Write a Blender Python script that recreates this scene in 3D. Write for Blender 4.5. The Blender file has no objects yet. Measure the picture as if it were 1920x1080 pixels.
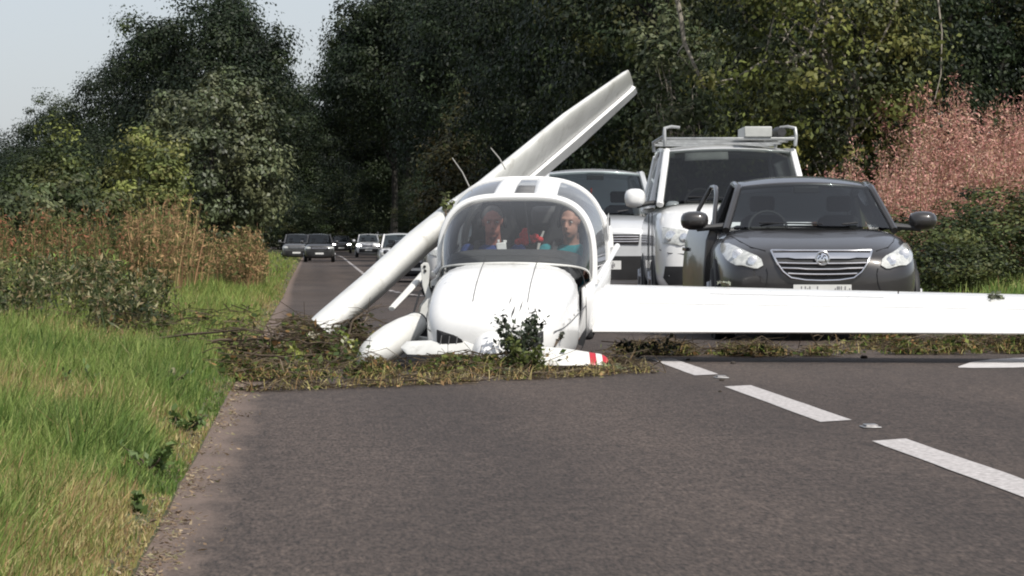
import bpy, bmesh, math, random
import numpy as np
from mathutils import Vector, Matrix, noise
from mathutils.bvhtree import BVHTree
R = math.radians
random.seed(7)
rng = np.random.default_rng(7)
sc = bpy.context.scene
C = sc.collection

# ------------------------------------------------------------------ camera, sky, sun, exposure
F = 6660.0            # focal length in pixels of the 1920 px wide photograph
H = 0.94              # eye height, metres
cam_d = bpy.data.cameras.new('camera')
cam_d.sensor_width = 36.0
cam_d.lens = 36.0 * F / 1920.0
cam_d.clip_end = 3000
cam = bpy.data.objects.new('camera', cam_d)
C.objects.link(cam)
cam.location = (0, 0, H)
YAW, PITCH = math.atan(371 / F), math.atan(100 / F)
cam.rotation_euler = (R(90) - PITCH, 0, -YAW)
sc.camera = cam

SUN_EL, SUN_AZ = 50, 146      # azimuth clockwise from the viewing direction (+Y)
wd = bpy.data.worlds.new('World')
sc.world = wd
wd.use_nodes = True
nt = wd.node_tree
sky = nt.nodes.new('ShaderNodeTexSky')
sky.sky_type = 'NISHITA'
sky.sun_disc = False
sky.sun_elevation = R(SUN_EL)
sky.sun_rotation = R(SUN_AZ)
sky.air_density = 0.8
sky.dust_density = 1.75
sky.ozone_density = 1.6
bg = nt.nodes['Background']
bg.inputs['Strength'].default_value = 0.135
veil = nt.nodes.new('ShaderNodeMix')          # thin even veil of high cloud over the whole sky
veil.data_type = 'RGBA'
veil.inputs['Factor'].default_value = 0.7
veil.inputs['B'].default_value = (3.05, 3.10, 3.25, 1)
nt.links.new(sky.outputs[0], veil.inputs['A'])
nt.links.new(veil.outputs['Result'], bg.inputs['Color'])
sun_d = bpy.data.lights.new('sun', 'SUN')
sun_d.energy = 3.1
sun_d.angle = R(0.53)
sun_d.color = (1.0, 0.955, 0.88)
sun = bpy.data.objects.new('sun', sun_d)
C.objects.link(sun)
sdir = Vector((math.sin(R(SUN_AZ)) * math.cos(R(SUN_EL)), math.cos(R(SUN_AZ)) * math.cos(R(SUN_EL)), math.sin(R(SUN_EL))))
sun.rotation_euler = sdir.to_track_quat('Z', 'Y').to_euler()
sun.location = sdir * 60
sc.view_settings.view_transform = 'Standard'
sc.view_settings.look = 'None'
sc.view_settings.gamma = 1
sc.view_settings.use_curve_mapping = False
sc.view_settings.exposure = 0.55
sc.cycles.pixel_filter_type = 'BLACKMAN_HARRIS'
sc.cycles.filter_width = 2.0

# ------------------------------------------------------------------ helpers
CM = cam.rotation_euler.to_matrix()
def P(px, py, d):
    """the point at distance d (metres along the road) behind photo pixel px, py"""
    v = CM @ Vector(((px - 960) / F, -(py - 540) / F, -1))
    return Vector((0, 0, H)) + v * (d / v.y)
def G(px, py, z=0.0):
    v = CM @ Vector(((px - 960) / F, -(py - 540) / F, -1))
    return Vector((0, 0, H)) + v * ((z - H) / v.z)
def sstep(a, b, x):
    t = min(1, max(0, (x - a) / (b - a)))
    return t * t * (3 - 2 * t)
def road_z(y): return -0.78 * sstep(31, 122, y)
def road_x(y): return -0.40 * sstep(35, 130, y) - 0.00016 * max(0, y - 260) ** 2

def nd(nt, kind, **kw):
    n = nt.nodes.new(kind)
    for k, v in kw.items():
        if k in n.inputs: n.inputs[k].default_value = v
        else: setattr(n, k, v)
    return n
def mat(name, col, rough=0.5, metal=0.0, var=0.0, scale=8.0, bump=0.0, bscale=40.0, coat=0.0, spec=0.5, col2=None, detail=6.0, emit=None):
    m = bpy.data.materials.new(name)
    m.use_nodes = True
    t = m.node_tree
    b = t.nodes['Principled BSDF']
    b.inputs['Base Color'].default_value = (*col, 1)
    b.inputs['Roughness'].default_value = rough
    b.inputs['Metallic'].default_value = metal
    b.inputs['Coat Weight'].default_value = coat
    b.inputs['Coat Roughness'].default_value = 0.06
    b.inputs['Specular IOR Level'].default_value = spec
    tc = nd(t, 'ShaderNodeTexCoord')
    if var or col2:
        n = nd(t, 'ShaderNodeTexNoise', Scale=scale, Detail=detail, Roughness=0.6)
        t.links.new(tc.outputs['Object'], n.inputs['Vector'])
        cr = nd(t, 'ShaderNodeValToRGB')
        c2 = col2 if col2 else tuple(c * (1 - var) for c in col)
        c1 = col if col2 else tuple(min(1, c * (1 + var * .6)) for c in col)
        cr.color_ramp.elements[0].position = 0.36
        cr.color_ramp.elements[1].position = 0.64
        cr.color_ramp.elements[0].color = (*c2, 1)
        cr.color_ramp.elements[1].color = (*c1, 1)
        t.links.new(n.outputs['Fac'], cr.inputs['Fac'])
        t.links.new(cr.outputs['Color'], b.inputs['Base Color'])
        mr = nd(t, 'ShaderNodeMapRange')
        mr.inputs['To Min'].default_value = max(0.02, rough - 0.08)
        mr.inputs['To Max'].default_value = min(1, rough + 0.1)
        t.links.new(n.outputs['Fac'], mr.inputs['Value'])
        t.links.new(mr.outputs['Result'], b.inputs['Roughness'])
    if bump:
        n2 = nd(t, 'ShaderNodeTexNoise', Scale=bscale, Detail=8.0, Roughness=0.65)
        t.links.new(tc.outputs['Object'], n2.inputs['Vector'])
        bp = nd(t, 'ShaderNodeBump', Strength=bump, Distance=0.01)
        t.links.new(n2.outputs['Fac'], bp.inputs['Height'])
        t.links.new(bp.outputs['Normal'], b.inputs['Normal'])
    if emit:
        b.inputs['Emission Color'].default_value = (*emit[0], 1)
        b.inputs['Emission Strength'].default_value = emit[1]
    return m
def glass_mat(name, tint, gloss=0.06, glare=0.0):
    m = bpy.data.materials.new(name)
    m.use_nodes = True
    t = m.node_tree
    t.nodes.remove(t.nodes['Principled BSDF'])
    out = t.nodes['Material Output']
    tr = nd(t, 'ShaderNodeBsdfTransparent'); tr.inputs['Color'].default_value = (*tint, 1)
    gl = nd(t, 'ShaderNodeBsdfGlossy'); gl.inputs['Roughness'].default_value = 0.03
    fr = nd(t, 'ShaderNodeFresnel'); fr.inputs['IOR'].default_value = 1.5
    ad = nd(t, 'ShaderNodeMath', operation='MULTIPLY'); ad.inputs[1].default_value = gloss / 0.04
    t.links.new(fr.outputs[0], ad.inputs[0])
    mx = nd(t, 'ShaderNodeMixShader')
    t.links.new(ad.outputs[0], mx.inputs[0]); t.links.new(tr.outputs[0], mx.inputs[1]); t.links.new(gl.outputs[0], mx.inputs[2])
    last = mx
    if glare:  # pale diffuse mix: glare painted into the glass colour
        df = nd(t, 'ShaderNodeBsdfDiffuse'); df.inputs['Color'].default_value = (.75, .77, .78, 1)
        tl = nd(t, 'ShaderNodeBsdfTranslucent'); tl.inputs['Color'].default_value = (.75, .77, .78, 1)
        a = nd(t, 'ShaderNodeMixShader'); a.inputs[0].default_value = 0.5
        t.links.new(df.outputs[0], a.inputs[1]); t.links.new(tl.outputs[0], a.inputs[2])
        mx2 = nd(t, 'ShaderNodeMixShader'); mx2.inputs[0].default_value = glare
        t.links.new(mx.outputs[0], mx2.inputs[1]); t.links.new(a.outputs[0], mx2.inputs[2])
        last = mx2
    t.links.new(last.outputs[0], out.inputs['Surface'])
    return m
def leaf_mat(name, rough=0.55, spec=0.35, trans=0.25):
    """colour of every leaf is its own tint attribute"""
    m = bpy.data.materials.new(name)
    m.use_nodes = True
    t = m.node_tree
    b = t.nodes['Principled BSDF']
    out = t.nodes['Material Output']
    at = nd(t, 'ShaderNodeAttribute', attribute_name='tint')
    b.inputs['Roughness'].default_value = rough
    b.inputs['Specular IOR Level'].default_value = spec
    t.links.new(at.outputs['Color'], b.inputs['Base Color'])
    tl = nd(t, 'ShaderNodeBsdfTranslucent')
    t.links.new(at.outputs['Color'], tl.inputs['Color'])
    mx = nd(t, 'ShaderNodeMixShader'); mx.inputs[0].default_value = trans
    t.links.new(b.outputs[0], mx.inputs[1]); t.links.new(tl.outputs[0], mx.inputs[2])
    t.links.new(mx.outputs[0], out.inputs['Surface'])
    return m

def tag(o, label=None, cat=None, group=None, kind=None):
    if label: o['label'] = label
    if cat: o['category'] = cat
    if group: o['group'] = group
    if kind: o['kind'] = kind
    return o
def empty(name, loc=(0, 0, 0), rot=(0, 0, 0), scale=1.0):
    o = bpy.data.objects.new(name, None)
    o.empty_display_size = 0.2
    C.objects.link(o)
    o.location = loc
    o.rotation_euler = rot
    o.scale = (scale,) * 3 if not hasattr(scale, '__len__') else scale
    return o
def link_mesh(name, me, m, parent=None):
    o = bpy.data.objects.new(name, me)
    C.objects.link(o)
    if m is not None and len(me.materials) == 0: me.materials.append(m)
    if parent is not None: o.parent = parent
    return o
def copy_tree(o, parent=None):
    c = o.copy(); C.objects.link(c); c.parent = parent
    for ch in list(o.children): copy_tree(ch, c)
    return c

class MB:
    """collects shapes and links them as one mesh object"""
    def __init__(s): s.v = []; s.f = []
    def add(s, vs, fs):
        n = len(s.v)
        s.v += [Vector(v) for v in vs]
        s.f += [tuple(i + n for i in f) for f in fs]
        return s
    def box(s, x0, x1, y0, y1, z0, z1, M=None):
        vs = [Vector((x, y, z)) for z in (z0, z1) for y in (y0, y1) for x in (x0, x1)]
        if M is not None: vs = [M @ v for v in vs]
        return s.add(vs, [(0, 2, 3, 1), (4, 5, 7, 6), (0, 1, 5, 4), (2, 6, 7, 3), (0, 4, 6, 2), (1, 3, 7, 5)])
    def loft(s, rings, closed=True, cap=True):
        n = len(rings[0]); vs = [Vector(p) for r in rings for p in r]; fs = []
        for i in range(len(rings) - 1):
            for j in range(n if closed else n - 1):
                k = (j + 1) % n
                fs.append((i * n + j, i * n + k, (i + 1) * n + k, (i + 1) * n + j))
        if cap and closed:
            fs.append(tuple(reversed(range(n))))
            fs.append(tuple(range((len(rings) - 1) * n, len(rings) * n)))
        return s.add(vs, fs)
    def tube(s, pts, rad, sides=8, cap=True, flat=1.0):
        pts = [Vector(p) for p in pts]
        if not hasattr(rad, '__len__'): rad = [rad] * len(pts)
        rings = []; up = None
        for i, p in enumerate(pts):
            t = (pts[min(i + 1, len(pts) - 1)] - pts[max(i - 1, 0)])
            t = t.normalized() if t.length > 1e-9 else Vector((0, 0, 1))
            if up is None:
                up = Vector((0, 0, 1)) if abs(t.z) < .9 else Vector((0, 1, 0))
            a = t.cross(up)
            a = a.normalized() if a.length > 1e-6 else t.orthogonal().normalized()
            b = a.cross(t).normalized(); up = b
            rings.append([p + (a * math.cos(q) + b * math.sin(q) * flat) * rad[i] for q in [2 * math.pi * k / sides for k in range(sides)]])
        return s.loft(rings, True, cap)
    def ell(s, c, r, M=None, nu=14, nv=9):
        c = Vector(c); rings = []
        for i in range(nv + 1):
            th = math.pi * (0.02 + .96 * i / nv)
            ring = []
            for j in range(nu):
                ph = -2 * math.pi * j / nu
                v = Vector((r[0] * math.sin(th) * math.cos(ph), r[1] * math.sin(th) * math.sin(ph), r[2] * math.cos(th)))
                if M is not None: v = M @ v
                ring.append(c + v)
            rings.append(ring)
        return s.loft(rings)
    def grid(s, fn, nu, nv):
        vs = [Vector(fn(i / nu, j / nv)) for j in range(nv + 1) for i in range(nu + 1)]
        fs = [(j * (nu + 1) + i, j * (nu + 1) + i + 1, (j + 1) * (nu + 1) + i + 1, (j + 1) * (nu + 1) + i) for j in range(nv) for i in range(nu)]
        return s.add(vs, fs)
    def disc(s, c, r, axis, n=20, thick=0.01, sq=1.0):
        c = Vector(c); a = Vector(axis).normalized()
        u = a.orthogonal().normalized(); w = a.cross(u)
        ring = lambda k, rr: [c + a * k + (u * math.cos(q) + w * math.sin(q) * sq) * rr for q in [2 * math.pi * i / n for i in range(n)]]
        return s.loft([ring(0, r), ring(thick * .7, r), ring(thick, r * .9)])
    def xf(s, M):
        s.v = [M @ v for v in s.v]; return s
    def mesh(s, name, m, smooth=True, mw=None):
        me = bpy.data.meshes.new(name)
        vs = s.v if mw is None else [mw @ v for v in s.v]
        me.from_pydata([tuple(v) for v in vs], [], s.f)
        bm = bmesh.new(); bm.from_mesh(me)
        bmesh.ops.recalc_face_normals(bm, faces=bm.faces)
        bm.to_mesh(me); bm.free()
        if smooth:
            me.polygons.foreach_set('use_smooth', [True] * len(me.polygons))
        me.materials.append(m)
        return me
    def build(s, name, m, parent=None, smooth=True, world=False, bevel=0, subsurf=0, solid=0, sharp=35):
        """world: the points are given in world space although the object has a parent"""
        mw = parent.matrix_basis.inverted() if (world and parent is not None) else None
        me = s.mesh(name, m, smooth, mw)
        o = link_mesh(name, me, None, parent)
        if solid:
            q = o.modifiers.new('solid', 'SOLIDIFY'); q.thickness = solid; q.offset = -1
        if bevel:
            q = o.modifiers.new('bevel', 'BEVEL'); q.width = bevel; q.segments = 2; q.limit_method = 'ANGLE'; q.angle_limit = R(40)
        if subsurf:
            q = o.modifiers.new('sub', 'SUBSURF'); q.levels = subsurf; q.render_levels = subsurf
        elif smooth and sharp:
            me.set_sharp_from_angle(angle=R(sharp))
        return o

def quads_mesh(name, V, cols, m, tri_strip=None):
    """V: (n,4,3) corners of n small faces, cols: (n,3) own colour of each"""
    n = len(V)
    me = bpy.data.meshes.new(name)
    me.vertices.add(n * 4); me.loops.add(n * 4); me.polygons.add(n)
    me.vertices.foreach_set('co', np.ascontiguousarray(V, dtype=np.float32).ravel())
    me.loops.foreach_set('vertex_index', np.arange(n * 4, dtype=np.int32))
    me.polygons.foreach_set('loop_start', np.arange(0, n * 4, 4, dtype=np.int32))
    me.polygons.foreach_set('loop_total', np.full(n, 4, dtype=np.int32))
    a = me.attributes.new('tint', 'FLOAT_COLOR', 'POINT')
    cc = np.ones((n, 4, 4), dtype=np.float32); cc[:, :, :3] = cols[:, None, :]
    a.data.foreach_set('color', cc.ravel())
    me.update(calc_edges=True)
    me.materials.append(m)
    return me
def unit(a): return a / np.maximum(1e-9, np.linalg.norm(a, axis=1, keepdims=True))
def leaf_quads(cen, size, aspect=0.5, r=rng, up=0.4, out=None, outw=0.0, fold=.15):
    """one pointed leaf per centre, turned at random with a lean upwards / outwards"""
    n = len(cen)
    nrm = r.normal(size=(n, 3)); nrm[:, 2] += up * 2
    if out is not None: nrm = nrm + out * outw
    nrm = unit(nrm)
    t = unit(np.cross(nrm, r.normal(size=(n, 3))))
    b = np.cross(nrm, t)
    s = size[:, None]
    droop = nrm * s * fold
    return np.stack([cen - t * s * .5, cen + b * s * aspect * .5 - droop * .3, cen + t * s * .5 - droop, cen - b * s * aspect * .5 - droop * .3], axis=1)
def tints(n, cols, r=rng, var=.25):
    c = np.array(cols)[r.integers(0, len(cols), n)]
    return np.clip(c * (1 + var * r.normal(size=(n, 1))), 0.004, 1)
def blade_quads(base, h, w, lean, r=rng, bend=.5):
    """grass blades: two faces each, lower and bent upper"""
    n = len(base)
    a = r.uniform(0, 2 * np.pi, n)
    d = np.stack([np.cos(a), np.sin(a), np.zeros(n)], 1)
    d = unit(d + lean)
    sd = r.uniform(0, 2 * np.pi, n)
    sv = np.stack([np.cos(sd), np.sin(sd) * .4, np.zeros(n)], 1) * w[:, None] * .5
    l = r.uniform(.15, 1.0, n)[:, None] * bend
    hz = np.zeros((n, 3)); hz[:, 2] = 1
    mid = base + hz * (h * .55)[:, None] + d * l * (h * .22)[:, None]
    tip = base + hz * (h * (1 - .25 * l[:, 0] ** 2))[:, None] + d * l * (h * .75)[:, None]
    q1 = np.stack([base - sv, base + sv, mid + sv * .8, mid - sv * .8], 1)
    q2 = np.stack([mid - sv * .8, mid + sv * .8, tip + sv * .12, tip - sv * .12], 1)
    return np.concatenate([q1, q2])

# ------------------------------------------------------------------ materials of the setting
def road_material():
    m = bpy.data.materials.new('asphalt'); m.use_nodes = True
    t = m.node_tree; b = t.nodes['Principled BSDF']
    tc = nd(t, 'ShaderNodeTexCoord')
    def noise_(scale, det=6, rough=.6, mapping=None):
        n = nd(t, 'ShaderNodeTexNoise', Scale=scale, Detail=float(det), Roughness=rough)
        src = tc.outputs['Object']
        if mapping:
            mp = nd(t, 'ShaderNodeMapping'); mp.inputs['Scale'].default_value = mapping
            t.links.new(src, mp.inputs['Vector']); src = mp.outputs[0]
        t.links.new(src, n.inputs['Vector']); return n
    def ramp(fac, p0, c0, p1, c1):
        r = nd(t, 'ShaderNodeValToRGB'); e = r.color_ramp.elements
        e[0].position, e[0].color, e[1].position, e[1].color = p0, (*c0, 1), p1, (*c1, 1)
        t.links.new(fac, r.inputs['Fac']); return r.outputs['Color']
    def mix(fac, a, bb, mode='MIX'):
        x = nd(t, 'ShaderNodeMix', data_type='RGBA', blend_type=mode)
        if isinstance(fac, float): x.inputs['Factor'].default_value = fac
        else: t.links.new(fac, x.inputs['Factor'])
        t.links.new(a, x.inputs['A']); t.links.new(bb, x.inputs['B']); return x.outputs['Result']
    chips = ramp(noise_(70, 4, .75, (1, .16, 1)).outputs['Fac'], .36, (.021, .0162, .0134), .66, (.100, .077, .063))
    grit = ramp(noise_(16, 6, .85, (1, .22, 1)).outputs['Fac'], .34, (.55, .55, .55), .68, (1.5, 1.5, 1.5))
    base = mix(1.0, chips, grit, 'MULTIPLY')
    big = ramp(noise_(.55, 5, .55, (1.6, .35, 1)).outputs['Fac'], .32, (.78, .77, .78), .68, (1.18, 1.17, 1.17))
    base = mix(1.0, base, big, 'MULTIPLY')
    # polished wheel tracks and an oil-darkened middle strip in each lane
    ln = nd(t, 'ShaderNodeAttribute', attribute_name='lane')
    wv = nd(t, 'ShaderNodeMath', operation='MULTIPLY'); wv.inputs[1].default_value = 2 * math.pi / 1.5
    t.links.new(ln.outputs['Fac'], wv.inputs[0])
    sn = nd(t, 'ShaderNodeMath', operation='SINE'); t.links.new(wv.outputs[0], sn.inputs[0])
    sm = nd(t, 'ShaderNodeMath', operation='MULTIPLY_ADD'); sm.inputs[1].default_value = .16
    t.links.new(sn.outputs[0], sm.inputs[0])
    t.links.new(noise_(.9, 4, .6, (1, .12, 1)).outputs['Fac'], sm.inputs[2])
    base = mix(1.0, base, ramp(sm.outputs[0], .28, (.84, .84, .85), .72, (1.14, 1.13, 1.12)), 'MULTIPLY')
    spots = ramp(noise_(2.6, 2, .5, (1, .3, 1)).outputs['Fac'], .66, (1, 1, 1), .74, (.70, .70, .71))
    base = mix(1.0, base, spots, 'MULTIPLY')
    # smoother, darker wheel tracks and the dusty, gritty outer edge: wear that follows the lane
    sx = nd(t, 'ShaderNodeAttribute', attribute_name='lane')
    edge = nd(t, 'ShaderNodeMapRange'); edge.inputs['From Min'].default_value = .22; edge.inputs['From Max'].default_value = .07
    en = noise_(5, 5, .6, (1, .4, 1))
    ea = nd(t, 'ShaderNodeMath', operation='MULTIPLY_ADD'); ea.inputs[1].default_value = .30; ea.inputs[2].default_value = -.15
    t.links.new(en.outputs['Fac'], ea.inputs[0])
    eb = nd(t, 'ShaderNodeMath', operation='ADD'); t.links.new(sx.outputs['Fac'], eb.inputs[0]); t.links.new(ea.outputs[0], eb.inputs[1])
    t.links.new(eb.outputs[0], edge.inputs['Value'])
    dust = ramp(noise_(60, 5, .7).outputs['Fac'], .3, (.085, .060, .047), .7, (.22, .165, .135))
    base = mix(edge.outputs['Result'], base, dust)
    t.links.new(base, b.inputs['Base Color'])
    b.inputs['Roughness'].default_value = .82
    b.inputs['Specular IOR Level'].default_value = .35
    bp = nd(t, 'ShaderNodeBump', Strength=.55, Distance=.006)
    t.links.new(noise_(110, 4, .7).outputs['Fac'], bp.inputs['Height']); t.links.new(bp.outputs[0], b.inputs['Normal'])
    return m
M_road = road_material()
M_soil = mat('verge_soil', (.075, .06, .032), .95, var=.5, scale=3.0, bump=.6, bscale=30, col2=(.05, .065, .022))
M_paint = mat('road_paint', (.56, .53, .52), .7, scale=34, bump=.4, bscale=120, col2=(.30, .28, .27), detail=9.0)
M_kerbpaint = mat('worn_edge_paint', (.60, .57, .55), .75, scale=9, bump=.3, bscale=90, col2=(.42, .40, .39))
M_steel = mat('dull_steel', (.33, .33, .33), .45, metal=.8, var=.3, scale=30)
M_leaf = leaf_mat('leaves', .55, .3, .25)
M_gloss_leaf = leaf_mat('glossy_leaves', .48, .42, .18)
M_grass = leaf_mat('grass_blades', .6, .25, .35)
M_dry = leaf_mat('dry_stems', .8, .15, .25)
M_bark = mat('bark', (.026, .023, .019), .9, var=.5, scale=14, bump=.6, bscale=30)
M_palebark = mat('pale_bark', (.30, .27, .22), .85, var=.4, scale=14, bump=.5, bscale=30)

# ------------------------------------------------------------------ ground, road and markings
ROAD_L, ROAD_R, CENTRE = -0.50, 5.75, 2.52
def bank(x, y):
    e = ROAD_L - x
    if e > 0:
        return 0.02 + .05 * sstep(0, .25, e) + .16 * sstep(.3, 2.2, e) + .5 * sstep(2.5, 9, e)
    e = x - ROAD_R
    if e > 0: return 0.01 + .05 * sstep(0, .3, e) + .3 * sstep(1.2, 4.5, e) + 1.0 * sstep(5, 14, e)
    return -0.05
xs = [-400, -200, -90, -50, -30, -22, -16, -12, -9.5, -8] + list(np.arange(-7, -1.99, .5)) + list(np.arange(-1.8, -.55, .2)) + [-.52, -.47, -.3, 0.5, 2, 4, 5.5, 5.74, 5.8, 6, 6.4, 7, 7.6, 8.4, 9.2, 10, 11, 12, 13.5, 15, 18, 22, 30, 50, 90, 200, 400]
ys = [-120, -60, -30, -10, 0] + list(np.arange(4, 60, 1.5)) + list(np.arange(60, 140, 4)) + list(np.arange(140, 480, 12)) + [520, 600, 750, 1000, 1400]
def gz(x, y):
    xr = x - road_x(y)
    z = road_z(y) + bank(xr, y)
    if xr < ROAD_L - .2 or xr > ROAD_R + .2: z += .05 * noise.noise((x * .6, y * .35, 0))
    return z
gb = MB()
gb.grid(lambda u, v: (0, 0, 0), len(xs) - 1, len(ys) - 1)
k = 0
for y in ys:
    for x in xs:
        X = x + road_x(y)
        gb.v[k] = Vector((X, y, gz(X, y))); k += 1
tag(gb.build('ground', M_soil, smooth=True, sharp=0), kind='structure')
rb = MB()
rys = [-30, -10] + list(np.arange(0, 60, 1.5)) + list(np.arange(60, 140, 4)) + list(np.arange(140, 520, 10))
def road_pt(u, v):
    y = rys[int(round(v * (len(rys) - 1)))]
    e = .03 * noise.noise((y * .8, 3.1, 0)) + .02 * noise.noise((y * 3.0, 1.1, 0))
    x = ROAD_L + e + (ROAD_R - ROAD_L - e) * u
    camber = .0
    return (x + road_x(y), y, road_z(y) + camber)
rb.grid(road_pt, 6, len(rys) - 1)
lane = [v.x - road_x(v.y) - ROAD_L for v in rb.v]
road = tag(rb.build('road', M_road, smooth=True, sharp=0), kind='structure')
la_ = road.data.attributes.new('lane', 'FLOAT', 'POINT')
la_.data.foreach_set('value', lane)
def strip(name, y0, y1, xc, w, m, n=4, skew=.0):
    s = MB()
    def f(u, v):
        y = y0 + (y1 - y0) * v
        jit = .006 * noise.noise((y * 5, u * 9 + xc, y0))
        return (xc + (u - .5) * w + road_x(y) + jit, y + (u - .5) * skew, road_z(y) + .004)
    s.grid(f, 1, n)
    return s.build(name, m, road, smooth=False)
# dashes: far and near ends read off the photograph, 4 m marks with 2 m gaps beyond
d_of = lambda py: F * H / (py - 440)
ends = [(d_of(936), d_of(829)), (d_of(793), d_of(726)), (d_of(705), d_of(675))]
dw = .185
near = ends[0][1] - 4.0
for (a, b_) in [(near, ends[0][1]), ends[1], (ends[2][0], ends[2][1])]:
    strip('centre_dash', a, b_, CENTRE + .10, dw, M_paint, 10, .18)
y = ends[2][0] + 12
while y < 330:
    strip('centre_dash', y, y + 4, CENTRE + .05, .15, M_paint, 4, .1); y += 6
y = near - 6
while y > -6:
    strip('centre_dash', y, y + 4, CENTRE + .10, dw, M_paint, 10, .18); y -= 6
for (px, py) in ((1632, 802), (1352, 709)):
    p = G(px, py)
    s = MB(); s.box(-.045, .045, -.07, .07, .0, .006); s.box(-.03, .03, -.05, .05, .006, .016)
    s.xf(Matrix.Translation((p.x, p.y, .002)))
    o = s.build('road_stud', M_steel, road, bevel=.004)
    e = MB(); e.box(-.028, .028, -.056, -.050, .006, .015); e.xf(Matrix.Translation((p.x, p.y, .002)))
    e.build('reflector', M_paint, o, smooth=False)
# worn white edge marking sweeping away at the right
em = MB()
top = [(1797, 688), (1822, 679.5), (1860, 674.5), (1900, 672.3), (1960, 671.5), (2060, 672), (2200, 674)]
bot = [(1797, 690), (1822, 690.5), (1860, 690.5), (1900, 690), (1960, 688), (2060, 687), (2200, 687)]
rings = [[G(*a) + Vector((0, 0, .004)), G(*b) + Vector((0, 0, .004))] for a, b in zip(top, bot)]
em.loft(rings, closed=False, cap=False)
em.build('edge_marking', M_kerbpaint, road, smooth=False)
# thin dark line across the far lane
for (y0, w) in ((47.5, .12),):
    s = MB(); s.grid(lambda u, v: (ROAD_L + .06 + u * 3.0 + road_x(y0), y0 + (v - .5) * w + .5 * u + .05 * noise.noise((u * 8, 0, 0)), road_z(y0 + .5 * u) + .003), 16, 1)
    s.build('dark_cross_line', mat('dark_line', (.022, .021, .022), .6, var=.2), road, smooth=False)

# ------------------------------------------------------------------ trees and bushes
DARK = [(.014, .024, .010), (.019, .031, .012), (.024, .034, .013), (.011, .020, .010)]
OLIVE = [(.055, .068, .020), (.045, .062, .020), (.075, .080, .024), (.035, .050, .018)]
GREYGREEN = [(.078, .098, .046), (.098, .112, .055), (.115, .125, .060), (.060, .076, .036)]
YELLOWGREEN = [(.16, .18, .048), (.13, .155, .045), (.20, .20, .065), (.10, .125, .04)]
def tube_path(p0, p1, r, n=6, wob=.12):
    p0, p1 = Vector(p0), Vector(p1); L = (p1 - p0).length
    return [p0.lerp(p1, i / n) + Vector(r.normal(size=3).tolist()) * wob * L / n * (0 if i in (0,) else 1) for i in range(n + 1)]
def crown_cloud(seed, rad, zc, clumps, per, clump_r, lobes=9, low=-1.0, shell=.5):
    """leaf centres: clumps spread through an uneven, lobed volume"""
    r = np.random.default_rng(seed)
    rad = np.array(rad)
    ld = unit(r.normal(size=(lobes, 3))); la = r.uniform(-.28, .34, lobes)
    d = unit(r.normal(size=(clumps * 3, 3)))
    d = d[d[:, 2] > low][:clumps]
    n = len(d)
    k = 1 + (np.exp(-((1 - d @ ld.T) / .16)) * la).sum(1)
    rr = (shell + (1 - shell) * r.uniform(0, 1, n) ** .6) * k * r.uniform(.86, 1.08, n)
    cc = d * rr[:, None] * rad
    cs = clump_r * r.uniform(.55, 1.35, n)
    idx = np.repeat(np.arange(n), per)
    # every clump is a flattened spray
    off = np.clip(r.normal(size=(len(idx), 3)), -1.55, 1.55) * cs[idx][:, None] * np.array([1, 1, .62])
    pts = cc[idx] + off; pts[:, 2] += zc
    out = unit(unit(off / np.array([1, 1, .62])) + unit(cc)[idx] * .45)
    return pts, out, idx, r, cc + np.array([0, 0, zc])
def make_tree(name, seed, height, rad, trunk_h, trunk_r, cols, leaf, clumps, per, clump_r, m=None, low=-.9, bark=None, limbs=9, up=.35, var=.22, shell=.5, lean=0, aspect=.55):
    """an Empty with trunk and crown; height is the crown's top"""
    root = empty(name)
    rz = (height - trunk_h) / 2 * 1.0
    zc = trunk_h + rz
    pts, out, idx, r, cc = crown_cloud(seed, (rad, rad, rz), zc, clumps, per, clump_r, low=low, shell=shell)
    pts[:, 2] = np.maximum(pts[:, 2], .06)
    size = leaf * r.uniform(.6, 1.35, len(pts))
    V = leaf_quads(pts, size, aspect, r, up, out, 3.6)
    cl = tints(clumps, cols, r, .26)
    var *= .6
    col = np.clip(cl[idx % clumps] * (1 + var * r.normal(size=(len(pts), 1))), .004, 1)
    # trunk with limbs that reach into the crown
    t = MB()
    top = Vector((lean, 0, zc + rz * .5))
    path = tube_path((0, 0, -.3), top, r, 7, .10)
    t.tube(path, [trunk_r * (1.25 if i == 0 else 1 - .82 * i / 7) for i in range(8)], 8)
    for i in range(limbs):
        a = path[2 + i % 5]
        e = Vector(cc[r.integers(0, len(cc))].tolist())
        lp = tube_path(a, a.lerp(e, .92), r, 5, .18)
        t.tube(lp, [trunk_r * .42 * (1 - .85 * j / 5) for j in range(6)], 5)
        for q in range(2):
            e2 = Vector(cc[r.integers(0, len(cc))].tolist())
            s = lp[2 + q]
            v = (e2 - s)
            t.tube(tube_path(s, s + v * min(1, 1.6 / max(.1, v.length)), r, 3, .2), [trunk_r * .16, trunk_r * .11, trunk_r * .07, trunk_r * .03], 4)
    t.build('trunk', bark or M_bark, root)
    link_mesh('crown', quads_mesh(name + '_crown', V, col, m or M_leaf), None, root)
    return root
def place(root, x, y, s=1.0, rz=0.0, sz=None, label=None, cat='tree', group=None, dz=-.05):
    root.location = (x, y, gz(x, y) + dz)
    root.scale = (s, s, sz or s); root.rotation_euler = (0, 0, rz)
    return tag(root, label, cat, group)

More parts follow.
